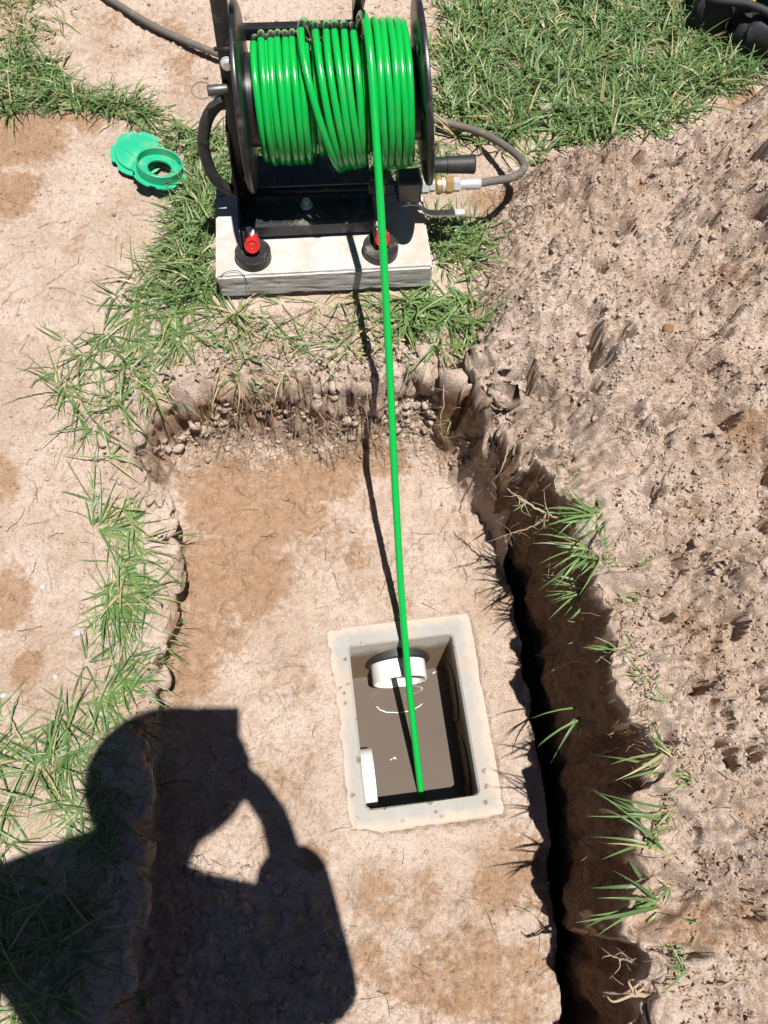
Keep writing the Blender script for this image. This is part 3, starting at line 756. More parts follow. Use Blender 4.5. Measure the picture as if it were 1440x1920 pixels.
# under-layer seen in the gaps
for i in range(19): winding(-.131 + i * .0144, .0985, .001, 0, 48)
left = [-.1335, -.1205, -.1045, -.0920, -.0795, -.0668, -.0540]
for i, x in enumerate(left): winding(x, .1115 - (.006 if i == 0 else 0) + .001 * (i % 2), .0015)
winding(-.1125, .1055, .001)
mid = [(-.0190, .033, .1305), (-.0060, .0215, .1260), (.0075, .0170, .1255), (.0205, .0150, .1255), (.0330, .0120, .1240), (.0440, .0060, .1215)]
for x, ln, R in mid: winding(x, R, ln)
right = [.0720, .0850, .0978, .1106, .1232, .1345]
for i, x in enumerate(right): winding(x - .002, .1270 - (.004 if i == 5 else 0) + .0012 * (i % 2), .006)
# free run: comes over the top, leaves the coil and hangs to the water
end = np.array(list(at(791, 1497, WZ)))
el = np.array([(end - O) @ EX, (end - O) @ EY, end[2] - O[2]])
arc = []
for a in np.linspace(radians(200), radians(66), 22):
    R = .1185; arc.append((.0455 + .010 * (radians(200) - a) / radians(134) * 1.0, -R * cos(a) * 1.0, ZA + R * sin(a)))
p0 = np.array(arc[-1])
run = []
for t in np.linspace(0, 1, 60)[1:]:
    p = p0 + (el - p0) * t
    p = p + np.array([-.006 * sin(pi * t) + .004 * sin(2 * pi * t), 0, -.055 * 4 * t * (1 - t) * (.6 + .4 * t)])
    run.append(p)
tail = [el + (np.array(run[-1]) - np.array(run[-4])) * s for s in (.8, 2.0)]
path = np.array(arc + [tuple(p) for p in run] + [tuple(p) for p in tail])
for _ in range(3): path[1:-1] = .25 * path[:-2] + .5 * path[1:-1] + .25 * path[2:]
tube('free_run', path, .0066, HOSEG, hose, 14)

# ------------------------------------------------------------------ dusty supply hose on the ground behind the reel
sp_pts = [(at(60, -90, .235)), at(200, -5, .238), at(300, 55, .238), at(425, 108, .238), at(560, 165, .238), at(700, 195, .24), at(820, 226, .245), at(900, 248, .255), at(960, 283, .285),
          at(983, 312, .315), at(962, 332, .34), at(925, 339, .355)]
e0 = rl(.262, -.012, .055); sp_pts.append(e0)
sp = spline([list(p) for p in sp_pts], 10)
sup = empty('supply_hose', sp_pts[3]); tag(sup, 'dusty dark rubber hose lying behind the reel and looping to the brass coupling', 'hose')
IM = lambda pts: [np.array(p) - np.array(sp_pts[3]) for p in pts]
tube('hose_body', IM(sp), .0078, HOSEK, sup, 14)
MS = along(np.array(rl(.218, -.012, .055)) - np.array(sp_pts[3]), EX)
lathe('end_nut', [(0, 0), (.011, 0), (.0135, .002), (.0135, .013), (.011, .015), (0, .015)], STEEL, sup, 6, MS, sharp=20)
lathe('crimp_ferrule', [(.007, .014), (.009, .015), (.009, .018), (.0105, .019), (.0105, .021), (.009, .022), (.009, .024), (.0105, .025), (.0108, .052), (.0098, .054), (.006, .054)], STEEL, sup, 16, MS)

# ------------------------------------------------------------------ green plastic collars beside the grass
def collar(name, loc, rot, label, wallh, hole):
    root = empty(name, loc); root.rotation_euler = rot; tag(root, label, 'collar', 'green plastic collars')
    bm = bmesh.new(); n = 96; ro = []
    for k in range(n):
        a = 2 * pi * k / n; notch = (k % 16) < 4
        ro.append(.052 if notch else .0575)
    loops = []
    for rad, z in ((.046, .0022), (None, .0022), (None, 0), (.046, 0)):
        loops.append([bm.verts.new(((rad or ro[k]) * cos(2 * pi * k / n), (rad or ro[k]) * sin(2 * pi * k / n), z)) for k in range(n)])
    for i in range(4):
        a, b = loops[i], loops[(i + 1) % 4]
        for k in range(n):
            l = (k + 1) % n; bm.faces.new((a[k], a[l], b[l], b[k]))
    bm_obj('notched_flange', bm, GREENP, root, False)
    if hole:
        lathe('ring_wall', [(.0455, 0), (.0468, .001), (.0468, wallh), (.0455, wallh + .0008), (.0440, wallh), (.0440, .001)], GREENP, root, 72, None, True)
        lathe('inner_lip', [(.0445, .0045), (.0445, .0065), (.0262, .0065), (.0250, .0085), (.0238, .0085), (.0240, .0045)], GREENP, root, 64, None, True)
    else:
        lathe('cap_face', [(.047, .0012), (.047, .0060), (.0455, .0080), (.036, .0085), (.034, .0098), (0, .0102)], GREENP, root, 72)
        lathe('cap_back', [(.047, .0010), (0, .0010)], GREENP, root, 72)
        box('raised_label', -.020, .012, -.014, .014, .0095, .0112, GREENP, root, .0012)
    return root
c1 = at(262, 298, .222); c2 = at(301, 327, .235)
z1 = max(hz1(c1[0] + dx, c1[1] + dy) for dx in (-.04, 0, .04) for dy in (-.04, 0, .04))
collar('plastic_collar', (c1[0], c1[1], z1 + .012), (radians(4), radians(10), radians(-25)), 'flat green plastic cap with notched edge, half under the green ring', .01, False)
z2 = max(hz1(c2[0] + dx, c2[1] + dy) for dx in (-.04, 0, .04) for dy in (-.04, 0, .04))
collar('plastic_collar', (c2[0], c2[1], z2 + .022), (radians(-2), radians(13), radians(20)), 'green plastic ring collar with an open centre, leaning on the flat cap', .022, True)

# ------------------------------------------------------------------ black bag on the lawn
def bag():
    c = at(1390, 66, .25); g = hz1(c[0], c[1])
    root = empty('tool_bag', (c[0] + .02, c[1] + .03, g), radians(-20))
    tag(root, 'black slouched bag with blue stripe and yellow tag lying on the lawn', 'bag')
    def lump(name, cx, cy, cz, sx, sy, sz, mat, seed, amp=.25, sub=4):
        bm = bmesh.new(); bmesh.ops.create_icosphere(bm, subdivisions=sub, radius=1)
        for v in bm.verts:
            q = v.co.copy()
            d = 1 + amp * float(fbm(np.array([q.x * 1.2 + q.z + seed]), np.array([q.y * 1.2 - q.z * .7]), 1.1, 3, seed)[0])
            e = .62
            q = Vector([math.copysign(abs(t) ** e, t) for t in q]) * d
            v.co = Vector((cx + q.x * sx, cy + q.y * sy, max(0.0, cz + q.z * sz)))
        return bm_obj(name, bm, mat, root, True)
    lump('bag_body', .03, .06, .060, .17, .085, .065, FABRIC, 3, .35)
    lump('side_pocket', -.09, -.02, .04, .045, .035, .05, FABRIC, 9, .35, 3)
    lump('front_pocket', .035, -.045, .035, .055, .040, .045, FABRIC, 14, .45, 3)
    lump('front_pocket', .125, -.035, .035, .050, .045, .050, FABRIC, 19, .45, 3)
    tube('strap', spline([(-.13, .02, .05), (-.10, -.05, .085), (-.02, -.055, .10), (.06, -.07, .09), (.10, -.09, .04), (.07, -.10, .008)], 8), .009, FABRIC, root, 8)
    v, f = [], []
    p = spline([(-.11, -.005, .128), (-.05, -.022, .134), (.02, -.026, .136), (.08, -.020, .134)], 6)
    for q in p: v += [(q[0], q[1] - .009, q[2] - .004), (q[0], q[1] + .009, q[2] + .002), (q[0], q[1] + .009, q[2] + .006), (q[0], q[1] - .009, q[2] + .001)]
    for i in range(len(p) - 1):
        for k in range(4): f.append((i * 4 + k, i * 4 + (k + 1) % 4, (i + 1) * 4 + (k + 1) % 4, (i + 1) * 4 + k))
    mesh_obj('blue_stripe', v, f, BLUE, root, False)
    box('yellow_tag', -.030, -.012, -.088, -.080, .070, .098, YELLOW, root, .002, Matrix.Rotation(radians(-25), 4, 'X'))
bag()
# ------------------------------------------------------------------ grass
def blades(name, base, az, L, w, e0, curl, tint, dry, lift=True, seg=5):
    """ribbons; base (N,3), az heading, e0 start elevation, curl total bend (radians)"""
    N = len(base); base = np.asarray(base, float)
    pts = np.zeros((N, seg + 1, 3)); pts[:, 0] = base; e = e0.copy(); azc = az.copy()
    wob = RNG.normal(0, .35, N)
    for s in range(1, seg + 1):
        d = np.stack([np.cos(e) * np.cos(azc), np.cos(e) * np.sin(azc), np.sin(e)], 1)
        pts[:, s] = pts[:, s - 1] + d * (L / seg)[:, None]
        e = np.maximum(e - curl / seg, -1.45); azc = azc + wob / seg
    if lift:
        hh = hz(pts[:, 1:, 0].ravel(), pts[:, 1:, 1].ravel()).reshape(N, seg)
        lo = hh + .002 + .004 * RNG.random((N, 1))
        pts[:, 1:, 2] = np.maximum(pts[:, 1:, 2], lo)
    t = np.linspace(0, 1, seg + 1)
    prof = np.minimum(1, .55 + 1.8 * t) * np.clip(1 - t ** 2.2, 0, 1); prof[-1] = .03
    tw = RNG.normal(0, .5, N)[:, None] + RNG.normal(0, .5, N)[:, None] * t
    side = np.stack([-np.sin(az), np.cos(az), np.zeros(N)], 1)[:, None, :] * np.cos(tw)[..., None] + np.array([0, 0, 1.0]) * np.sin(tw)[..., None]
    hw = (w[:, None] * prof)[..., None] * .5
    fold = np.array([0, 0, -1.0]) * hw * .35
    V = np.stack([pts - side * hw, pts + fold, pts + side * hw], 2).reshape(-1, 3)      # N, seg+1, 3
    k = seg + 1
    q = []
    b = (np.arange(N) * k * 3)[:, None]
    for s in range(seg):
        for j in range(2):
            i0 = s * 3 + j
            q.append(np.concatenate([b + i0, b + i0 + 1, b + i0 + 4, b + i0 + 3], 1))
    q = np.stack(q, 1).reshape(-1, 4)
    me = bpy.data.meshes.new(name)
    me.vertices.add(len(V)); me.vertices.foreach_set('co', V.ravel().astype(np.float32))
    me.loops.add(len(q) * 4); me.loops.foreach_set('vertex_index', q.ravel().astype(np.int32))
    me.polygons.add(len(q)); me.polygons.foreach_set('loop_start', (np.arange(len(q)) * 4).astype(np.int32))
    me.polygons.foreach_set('use_smooth', np.ones(len(q), bool)); me.update(calc_edges=True)
    for nm, arr in (('tint', tint), ('dry', dry)):
        a = me.attributes.new(nm, 'FLOAT', 'POINT'); a.data.foreach_set('value', np.repeat(arr, k * 3).astype(np.float32))
    me.materials.append(GRASS)
    o = bpy.data.objects.new(name, me); COL.objects.link(o); return o

def poly_points(poly, n):
    """n random points in a world polygon"""
    p = np.array(poly); lo, hi = p.min(0), p.max(0); out = np.zeros((0, 2))
    while len(out) < n:
        c = lo + (hi - lo) * RNG.random((n * 3, 2)); c = c[sdist(poly, c[:, 0], c[:, 1]) > 0]; out = np.vstack([out, c])
    return out[:n]

def grass_area(name, label, poly, tufts, per=7, L=(.05, .10), w=(.0025, .0045), lean=None, leanamt=.0, patch=0.0, dryf=.06, e=(.25, 1.0), tintr=(.1, .9), hang=False, seed=0, z=.2, world=None):
    wp = world or pl([(a, b, z) for a, b in poly])
    c = poly_points(wp, tufts); c = c + RNG.normal(0, .028 if 'lawn' in name else .014, c.shape)
    q = c - O[:2]; lx_, ly_ = q @ EX[:2], q @ EY[:2]; c = c[~((lx_ > -.246) & (lx_ < .174) & (ly_ > -.166) & (ly_ < .074))]
    if patch > 0:
        nv = fbm(c[:, 0], c[:, 1], 14, 3, 200 + seed); c = c[nv > np.quantile(nv, patch)]
    if not hang:
        s = terrain(c[:, 0], c[:, 1])['sE']; c = c[s < .004]
    n = len(c); k = RNG.integers(max(2, per - 3), per + 4, n); I = np.repeat(np.arange(n), k); N = len(I)
    xy = c[I] + RNG.normal(0, .0035, (N, 2))
    z0 = hz(xy[:, 0], xy[:, 1])
    base = np.stack([xy[:, 0], xy[:, 1], z0 - .003], 1)
    az = RNG.random(N) * 2 * pi
    if lean is not None:
        la = lean(c) if callable(lean) else np.full(n, lean)
        v = np.stack([np.cos(az), np.sin(az)], 1) + leanamt * np.stack([np.cos(la[I]), np.sin(la[I])], 1)
        az = np.arctan2(v[:, 1], v[:, 0])
    Ls = (L[0] + (L[1] - L[0]) * RNG.random(N)) * (.75 + .5 * RNG.random(n)[I])
    ws = w[0] + (w[1] - w[0]) * RNG.random(N)
    es = e[0] + (e[1] - e[0]) * RNG.random(N); cu = .3 + 1.5 * RNG.random(N)
    tt = np.clip(tintr[0] + (tintr[1] - tintr[0]) * (.6 * RNG.random(n)[I] + .4 * RNG.random(N)), 0, 1)
    dr = (RNG.random(N) < dryf * 1.6) * (.4 + .6 * RNG.random(N))
    o = blades(name, base, az, Ls, ws, es, cu, tt, dr)
    return tag(o, label, 'grass', None, 'stuff')

def to_hole(c):
    """heading towards the excavation"""
    e = .01
    gx = sdist(EXC, c[:, 0] + e, c[:, 1]) - sdist(EXC, c[:, 0] - e, c[:, 1]); gy = sdist(EXC, c[:, 0], c[:, 1] + e) - sdist(EXC, c[:, 0], c[:, 1] - e)
    return np.arctan2(gy, gx)

lawn = pl([(870, 0, .23), (845, 60, .23), (825, 130, .23), (825, 205, .23), (900, 245, .23), (985, 262, .24), (1050, 262, .24), (1130, 255, .24), (1225, 228, .24), (1300, 195, .24), (1375, 150, .24), (1480, 90, .24)])
lawn += [(1.5, 2.0), (1.6, 3.0), (.1, 3.0)]
LAWN_IN = [p for p in lawn]
vis = pl([(870, -60, .23), (845, 60, .23), (822, 130, .23), (825, 205, .23), (900, 245, .23), (985, 262, .24), (1050, 262, .24), (1130, 255, .24), (1225, 228, .24), (1300, 195, .24), (1375, 150, .24), (1500, 90, .24), (1520, -60, .24)])
grass_area('lawn_grass', 'thick green lawn to the right of the hose reel', None, 2000, 7, (.045, .095), (.0032, .006), radians(60), .5, .28, .09, (.3, 1.1), seed=1, world=vis)
grass_area('lawn_grass', 'green lawn running on beyond the top edge of the view', None, 3500, 6, (.05, .10), (.004, .007), None, 0, .2, .07, seed=2, world=[(.3, 2.15), (1.0, 2.1), (2.3, 1.7), (2.4, 3.1), (0.1, 3.1)])
grass_area('grass_strip', 'green grass strip behind the green plastic collars', [(-40, 105), (60, 95), (120, 140), (200, 165), (300, 205), (345, 240), (400, 250), (405, 345), (350, 350), (330, 270), (240, 240), (180, 225), (120, 195), (70, 205), (-40, 205)],
           190, 6, (.05, .095), (.0028, .005), radians(-60), .4, .15, .08, seed=3, z=.225)
grass_area('grass_strip', 'green grass growing along the left edge of the paving slab', [(352, 345), (405, 345), (398, 450), (408, 560), (350, 570), (310, 500), (335, 430)],
           170, 6, (.045, .085), (.0028, .0048), radians(200), .4, .05, .06, seed=4, z=.22)
grass_area('grass_strip', 'bent green grass at the far left corner of the dig', [(300, 500), (400, 560), (430, 600), (360, 660), (330, 740), (290, 800), (262, 900), (232, 860), (200, 790), (165, 765), (85, 735), (80, 705), (140, 650), (200, 590), (250, 530)],
           135, 8, (.05, .11), (.002, .0042), lambda c: np.full(len(c), radians(-60)), .35, .35, .12, (.0, .55), (.15, .95), seed=5, z=.2)
grass_area('grass_strip', 'green grass hanging over the left bank of the dig', [(200, 985), (250, 955), (285, 985), (286, 1110), (258, 1230), (235, 1330), (165, 1320), (155, 1265), (195, 1130), (205, 1050)],
           110, 9, (.05, .10), (.0024, .0048), to_hole, .9, .3, .08, (.05, .6), (.15, .95), True, seed=6, z=.13)
grass_area('grass_strip', 'sprawling green grass in the lower left corner by the shadow', [(-60, 1340), (150, 1320), (240, 1340), (225, 1500), (205, 1650), (190, 1960), (-60, 1960)],
           130, 7, (.06, .115), (.0022, .0045), None, 0, .22, .06, (.1, .7), (.1, .9), True, seed=7, z=.12)
grass_area('grass_strip', 'leafy grass in front of the right corner of the slab', [(735, 548), (815, 512), (835, 535), (885, 560), (870, 640), (815, 690), (790, 640), (745, 610)],
           70, 6, (.05, .095), (.0032, .006), radians(-80), .6, .12, .05, (.2, .9), (.3, 1.0), True, seed=8, z=.23)
grass_area('grass_strip', 'thin bent grass on the sandy lip in front of the slab', [(400, 575), (640, 560), (730, 560), (760, 640), (790, 720), (700, 690), (560, 690), (430, 700), (380, 660)],
           55, 6, (.05, .11), (.0025, .004), radians(-90), .5, .3, .25, (.1, .8), (.2, 1.0), True, seed=9, z=.22)
grass_area('grass_strip', 'green grass along the right side of the slab under the lever', [(790, 455), (815, 415), (900, 395), (915, 430), (870, 500), (825, 525)],
           70, 6, (.045, .085), (.003, .005), radians(-20), .3, .1, .05, (.3, 1.0), seed=10, z=.235)
grass_area('grass_strip', 'short green grass behind the slab beneath the reel', [(400, 300), (480, 270), (620, 260), (800, 245), (830, 290), (800, 345), (620, 330), (420, 345)],
           240, 6, (.035, .07), (.003, .0045), None, 0, .25, .1, seed=11, z=.225)
grass_area('grass_strip', 'pale sparse grass at the top left corner', [(-40, -30), (110, -40), (120, 50), (60, 90), (-40, 90)], 110, 5, (.05, .09), (.0025, .004), None, 0, .3, .4, seed=12, z=.22)

fr = [p for p in RIGHT if p[1] < .62]
grass_area('grass_fringe', 'thin fringe of short grass and rootlets along the right lip of the trench', None, 55, 5, (.02, .05), (.0018, .0038), to_hole, 1.2, .2, .2, (-.1, .6), (.15, .9), True, seed=13,
           world=[(x - .006, y) for x, y in fr] + [(x + .03, y) for x, y in fr[::-1]])
# single tufts along the trench edge and on the heap: each a thing of its own
def tuft(px, py, z, n, head, spread, L, label, e=(-.1, .7), w=(.003, .0055), dryf=.08, group='grass tufts hanging over the trench', ground=True, cu=(.3, 1.3)):
    p = at(px, py, z)
    zz = z - .004 if not ground else hz1(p[0], p[1]) - .003
    root = empty('grass_tuft', (p[0], p[1], zz))
    tag(root, label, 'grass tuft', group)
    base = np.array([p[0], p[1], zz]) + RNG.normal(0, 1, (n, 3)) * np.array([.008, .008, .002])
    az = radians(head) + RNG.normal(0, radians(spread), n)
    Ls = L * (.5 + .6 * RNG.random(n)); ws = w[0] + (w[1] - w[0]) * RNG.random(n)
    o = blades('leaves', base, az, Ls, ws, e[0] + (e[1] - e[0]) * RNG.random(n), cu[0] + (cu[1] - cu[0]) * RNG.random(n), .2 + .7 * RNG.random(n), (RNG.random(n) < dryf) * .7, False)
    o.parent = root; o.matrix_parent_inverse = Matrix.Translation(-Vector((p[0], p[1], zz)))
    pile = Pile()
    for i in range(5):
        q = base[i % n]; path = spline([q, q + np.array([RNG.normal(-.012, .008), RNG.normal(-.004, .008), -.012]), q + np.array([RNG.normal(-.02, .01), RNG.normal(-.004, .012), -.035])], 4)
        pile.add(*tube_geo(path, np.linspace(.0009, .0003, len(path)), 5))
    r = pile.build('rootlets', ROOT); r.parent = root; r.matrix_parent_inverse = Matrix.Translation(-Vector((p[0], p[1], zz)))
    return root
tuft(1105, 985, .345, 26, 190, 35, .085, 'dense grass tuft on the trench edge, farthest of the hanging tufts')
tuft(1125, 1030, .35, 34, 195, 40, .09, 'largest dense green tuft hanging over the trench edge')
tuft(1135, 1085, .35, 24, 205, 35, .08, 'grass tuft just below the largest tuft on the trench edge')
tuft(1158, 1225, .35, 7, 200, 45, .055, 'short sparse grass tuft above the long arched blades at the trench edge')
tuft(1165, 1300, .35, 8, 225, 38, .125, 'few long arched grass blades reaching over the trench beside the pit', w=(.004, .006))
tuft(1215, 1440, .35, 9, 165, 40, .095, 'forked pale grass tuft on the trench edge beside the near end of the pit', dryf=.3)
tuft(1228, 1535, .36, 8, 200, 50, .10, 'bending grass tuft below the forked pale tuft on the trench edge')
tuft(1236, 1590, .36, 6, 175, 25, .12, 'long flat grass blades pointing left across the dark trench')
tuft(1246, 1690, .36, 8, 165, 22, .125, 'nearest large grass tuft fanning left over the dark trench', w=(.004, .006))
tuft(1246, 1765, .36, 3, 215, 30, .05, 'tiny two-bladed sprig at the near end of the trench edge')
tuft(880, 690, .25, 16, 215, 50, .08, 'scruffy grass tuft at the far head of the trench', dryf=.3)
tuft(1040, 880, .34, 9, 210, 50, .06, 'thin dry grass tuft among roots on the trench edge', dryf=.6)
tuft(1258, 660, .42, 1, 82, 4, .075, 'single green grass blade standing on the spoil heap', e=(.12, .2), w=(.005, .006), group=None, cu=(.0, .2))
tuft(1250, 1022, .42, 5, 120, 90, .022, 'tiny green sprig lying on the spoil heap', group=None, w=(.005, .007))
tuft(160, 935, .13, 5, 250, 50, .03, 'small green sprout on the sandy left bank', group=None, e=(.1, .6))

# ------------------------------------------------------------------ roots and dry stems
def fibres(name, label, poly, n, L, rad, mat, dirf, z, kind='stuff', jit=.35, onground=False, world=None):
    wp = world or pl([(a, b, z) for a, b in poly]); c = poly_points(wp, n); pile = Pile()
    h = hz(c[:, 0], c[:, 1]); P = []
    for i in range(n):
        q = np.array([c[i, 0], c[i, 1], h[i] + .001]); d = np.array(dirf(q), float); path = [q]
        l = L * (.35 + 1.0 * RNG.random()); d = d + RNG.normal(0, jit, 3)
        for s in range(5):
            d = d + RNG.normal(0, jit * (.6 if onground else 1), 3) + (np.array([0, 0, -.12]) if not onground else 0); d /= np.linalg.norm(d) + 1e-9
            if onground: d[2] = 0
            path.append(path[-1] + d * l / 5)
        P.append(path)
    P = np.array(P)
    hh = hz(P[:, :, 0].ravel(), P[:, :, 1].ravel()).reshape(P.shape[:2])
    P[:, :, 2] = (hh + .0015 + .003 * RNG.random(hh.shape)) if onground else np.maximum(P[:, :, 2], hh + .001)
    for path in P:
        r0 = rad * (.5 + RNG.random()); pile.add(*tube_geo(path, np.linspace(r0, r0 * .35, 6), 4, cap=False))
    return tag(pile.build(name, mat), label, 'roots' if 'root' in name else 'straw', None, kind)
def down_hole(q):
    a = to_hole(np.array([[q[0], q[1]]]))[0]; return (.6 * cos(a), .6 * sin(a), -.5)
fibres('fine_roots', 'fine pale roots hanging from the sod of the far bank', [(350, 725), (460, 702), (570, 718), (700, 718), (790, 690), (800, 725), (700, 752), (570, 756), (460, 740), (360, 762)], 650, .055, .0007, ROOT, down_hole, .22)
fibres('fine_roots', 'fine pale roots hanging over the right edge of the trench', None, 420, .045, .0007, ROOT, down_hole, .35,
       world=[(x - .008, y) for x, y in RIGHT] + [(x + .022, y) for x, y in RIGHT[::-1]])
fibres('fine_roots', 'fine brown roots hanging from the left bank', None, 260, .035, .0006, ROOT, down_hole, .12, world=[(x + .008, y) for x, y in LEFT] + [(x - .016, y) for x, y in LEFT[::-1]])
fibres('dry_straw', 'brown dry roots and straw matted on the heap by the hose loop', [(940, 300), (1060, 280), (1180, 280), (1160, 340), (1050, 400), (960, 470), (920, 560), (880, 640), (860, 600), (900, 470)], 520, .045, .0006, STRAW, lambda q: (RNG.normal(), RNG.normal(), 0), .25, onground=True)
fibres('dry_straw', 'scattered dry roots and stems on the spoil heap', [(980, 300), (1400, 200), (1440, 1900), (1300, 1850), (1290, 1600), (1160, 1150), (1000, 850), (900, 650)], 520, .04, .0006, STRAW, lambda q: (RNG.normal(), RNG.normal(), 0), .4, onground=True)
fibres('dry_straw', 'thin dry stems scattered on the floor of the dig', [(340, 850), (820, 850), (930, 1100), (590, 1180), (640, 1600), (980, 1580), (960, 1250), (1040, 1500), (1040, 1900), (300, 1900), (300, 1300)], 80, .05, .0005, STRAW, lambda q: (RNG.normal(), RNG.normal(), 0), 0, onground=True)
fibres('dry_straw', 'thin dry stems scattered on the sandy left path', [(0, 400), (300, 420), (250, 560), (80, 760), (230, 900), (180, 1100), (0, 1300)], 60, .045, .0005, STRAW, lambda q: (RNG.normal(), RNG.normal(), 0), .17, onground=True)
fibres('dry_straw', 'dry roots and stems trampled on the lip in front of the slab', [(380, 600), (820, 560), (880, 640), (840, 720), (700, 745), (450, 740), (330, 760)], 300, .04, .0006, STRAW, lambda q: (RNG.normal(), RNG.normal() - .4, 0), .22, onground=True)

def root_thing(label, pts, r0, r1, twigs=0, name='root', mat=None):
    p = np.array([list(at(*q)) for q in pts]); o = p[0].copy()
    e = empty(name, o); tag(e, label, 'root', 'bare roots round the trench')
    path = spline(p - o, 6); path[1:-1] += RNG.normal(0, .0008, path[1:-1].shape); r0, r1, twigs = r0 * .7, r1 * .6, int(twigs * 1.5)
    tube('stem', path, np.linspace(r0, r1, len(path)), mat or ROOT, e, 8)
    for i in range(twigs):
        b = path[RNG.integers(len(path) // 5, len(path) - 1)]
        d = RNG.normal(0, 1, 3); d[2] = d[2] * .4 - .2; d /= np.linalg.norm(d); l = .012 + .03 * RNG.random()
        t = spline([b, b + d * l * .5 + RNG.normal(0, .003, 3), b + d * l + RNG.normal(0, .005, 3)], 4)
        tube('twig', t, np.linspace(r1 * .9, r1 * .3, len(t)), mat or ROOT, e, 5)
    return e
PALE = mat_paint('pale_root', (.42, .33, .23), .75, (.2, .13, .08), .6, sc=50)
root_thing('long thin white root dangling down at the far head of the trench', [(828, 690, .25), (832, 750, .2), (826, 790, .16), (832, 832, .1)], .0016, .0008, 6, mat=PALE)
root_thing('straight pinkish root leaning across the upper trench', [(955, 835, .28), (942, 875, .26), (925, 900, .22), (912, 918, .17)], .0022, .001, 2)
root_thing('pale branching root with a white stem at the trench edge above the big grass tuft', [(1050, 975, .34), (1010, 955, .33), (975, 935, .32), (950, 915, .31)], .0032, .0014, 9, mat=PALE)
root_thing('tangled brown root spray over the trench near the big grass tuft', [(1030, 960, .33), (1000, 985, .31), (960, 1000, .29), (940, 1005, .28)], .002, .0008, 10)
root_thing('thin forked root sticking out of the trench wall beside the far end of the pit', [(1120, 1105, .33), (1080, 1100, .3), (1050, 1090, .28), (1022, 1082, .27)], .0022, .0008, 6)
root_thing('branching pale root low on the trench wall beside the pit', [(1150, 1240, .3), (1110, 1245, .26), (1075, 1240, .22), (1032, 1260, .18)], .002, .0008, 8, mat=PALE)
root_thing('frayed pale root clump at the near end of the trench', [(1245, 1830, .30), (1210, 1815, .29), (1175, 1802, .27), (1140, 1790, .24)], .0038, .0013, 8, mat=PALE)
root_thing('thick broken brown root stub reaching over the near trench', [(1270, 1862, .31), (1225, 1866, .30), (1175, 1866, .29), (1130, 1864, .27)], .0050, .0046, 4)
root_thing('thick root stub at the bottom edge beside the trench', [(1300, 1880, .31), (1250, 1885, .30), (1215, 1895, .29), (1190, 1915, .28)], .0050, .0046, 4)
root_thing('woody root tangle lying on the near right heap', [(1400, 1820, .34), (1350, 1850, .33), (1300, 1845, .32), (1250, 1870, .31)], .003, .001, 8)
root_thing('thin straw root on the wet floor at the near right of the pit', [(965, 1700, .012), (1000, 1715, .02), (1020, 1740, .012), (985, 1760, .010)], .0012, .0006, 3, mat=PALE)

# ------------------------------------------------------------------ clods and stones
_ico = None
def ico(sub=2):
    bm = bmesh.new(); bmesh.ops.create_icosphere(bm, subdivisions=sub, radius=1)
    v = np.array([list(x.co) for x in bm.verts]); f = [[q.index for q in p.verts] for p in bm.faces]; bm.free(); return v, np.array(f)
def clods(name, label, wp, n, rmin, rmax, sink=.42, damp=0.0, sub=2):
    c = poly_points(wp, n); c = c[terrain(c[:, 0], c[:, 1])['ox'] > .05]; n = len(c); h = hz(c[:, 0], c[:, 1]); V, Fc = ico(sub); nv = len(V)
    R = rmin * (rmax / rmin) ** (RNG.random(n) ** 2.2)
    shapes = []
    for i in range(40):
        k = 1 + .75 * pn(V[:, 0] * 1.3 + i * 3.1, V[:, 1] * 1.3 + V[:, 2] * 1.7, 7) + .6 * pn(V[:, 0] * 2.3 + i, V[:, 2] * 3 - V[:, 1] * 2, 9)
        shapes.append(V * k[:, None] * np.array([1, .7 + .5 * RNG.random(), .5 + .3 * RNG.random()]))
    v = np.array(shapes)[RNG.integers(0, 40, n)] * R[:, None, None]; a = RNG.random((n, 1)) * 6.28
    v = np.stack([v[..., 0] * np.cos(a) - v[..., 1] * np.sin(a) + c[:, :1], v[..., 0] * np.sin(a) + v[..., 1] * np.cos(a) + c[:, 1:2], v[..., 2] + (h + R * (.5 - sink))[:, None]], -1).reshape(-1, 3)
    f = (Fc[None] + (np.arange(n) * nv)[:, None, None]).reshape(-1, 3)
    me = bpy.data.meshes.new(name); me.vertices.add(len(v)); me.vertices.foreach_set('co', v.ravel().astype(np.float32))
    me.loops.add(len(f) * 3); me.loops.foreach_set('vertex_index', f.ravel().astype(np.int32))
    me.polygons.add(len(f)); me.polygons.foreach_set('loop_start', (np.arange(len(f)) * 3).astype(np.int32)); me.polygons.foreach_set('use_smooth', np.full(len(f), sub > 1)); me.update(calc_edges=True)
    dm = me.attributes.new('damp', 'FLOAT', 'POINT'); dm.data.foreach_set('value', np.repeat(np.maximum(np.where(RNG.random(n) < .05, .5, damp), 1.1 * dampf(c[:, 0], c[:, 1])), nv).astype(np.float32))
    me.materials.append(SOIL)
    o = bpy.data.objects.new(name, me); COL.objects.link(o)
    return tag(o, label, 'soil', None, 'stuff')
heap = pl([(850, 690, .24), (900, 520, .24), (940, 345, .25), (1060, 285, .25), (1240, 245, .26), (1400, 170, .27), (1500, 140, .27), (1500, 1950, .42), (1250, 1950, .37), (1290, 1700, .36), (1255, 1500, .35), (1150, 1190, .35), (1080, 960, .34), (920, 760, .27)])
clods('soil_clods', 'lumps and clods of sandy soil lying on the spoil heap', heap, 700, .0025, .009)
clods('soil_crumbs', 'fine crumbs of sandy soil covering the spoil heap', heap, 30000, .0009, .0029, sub=1)
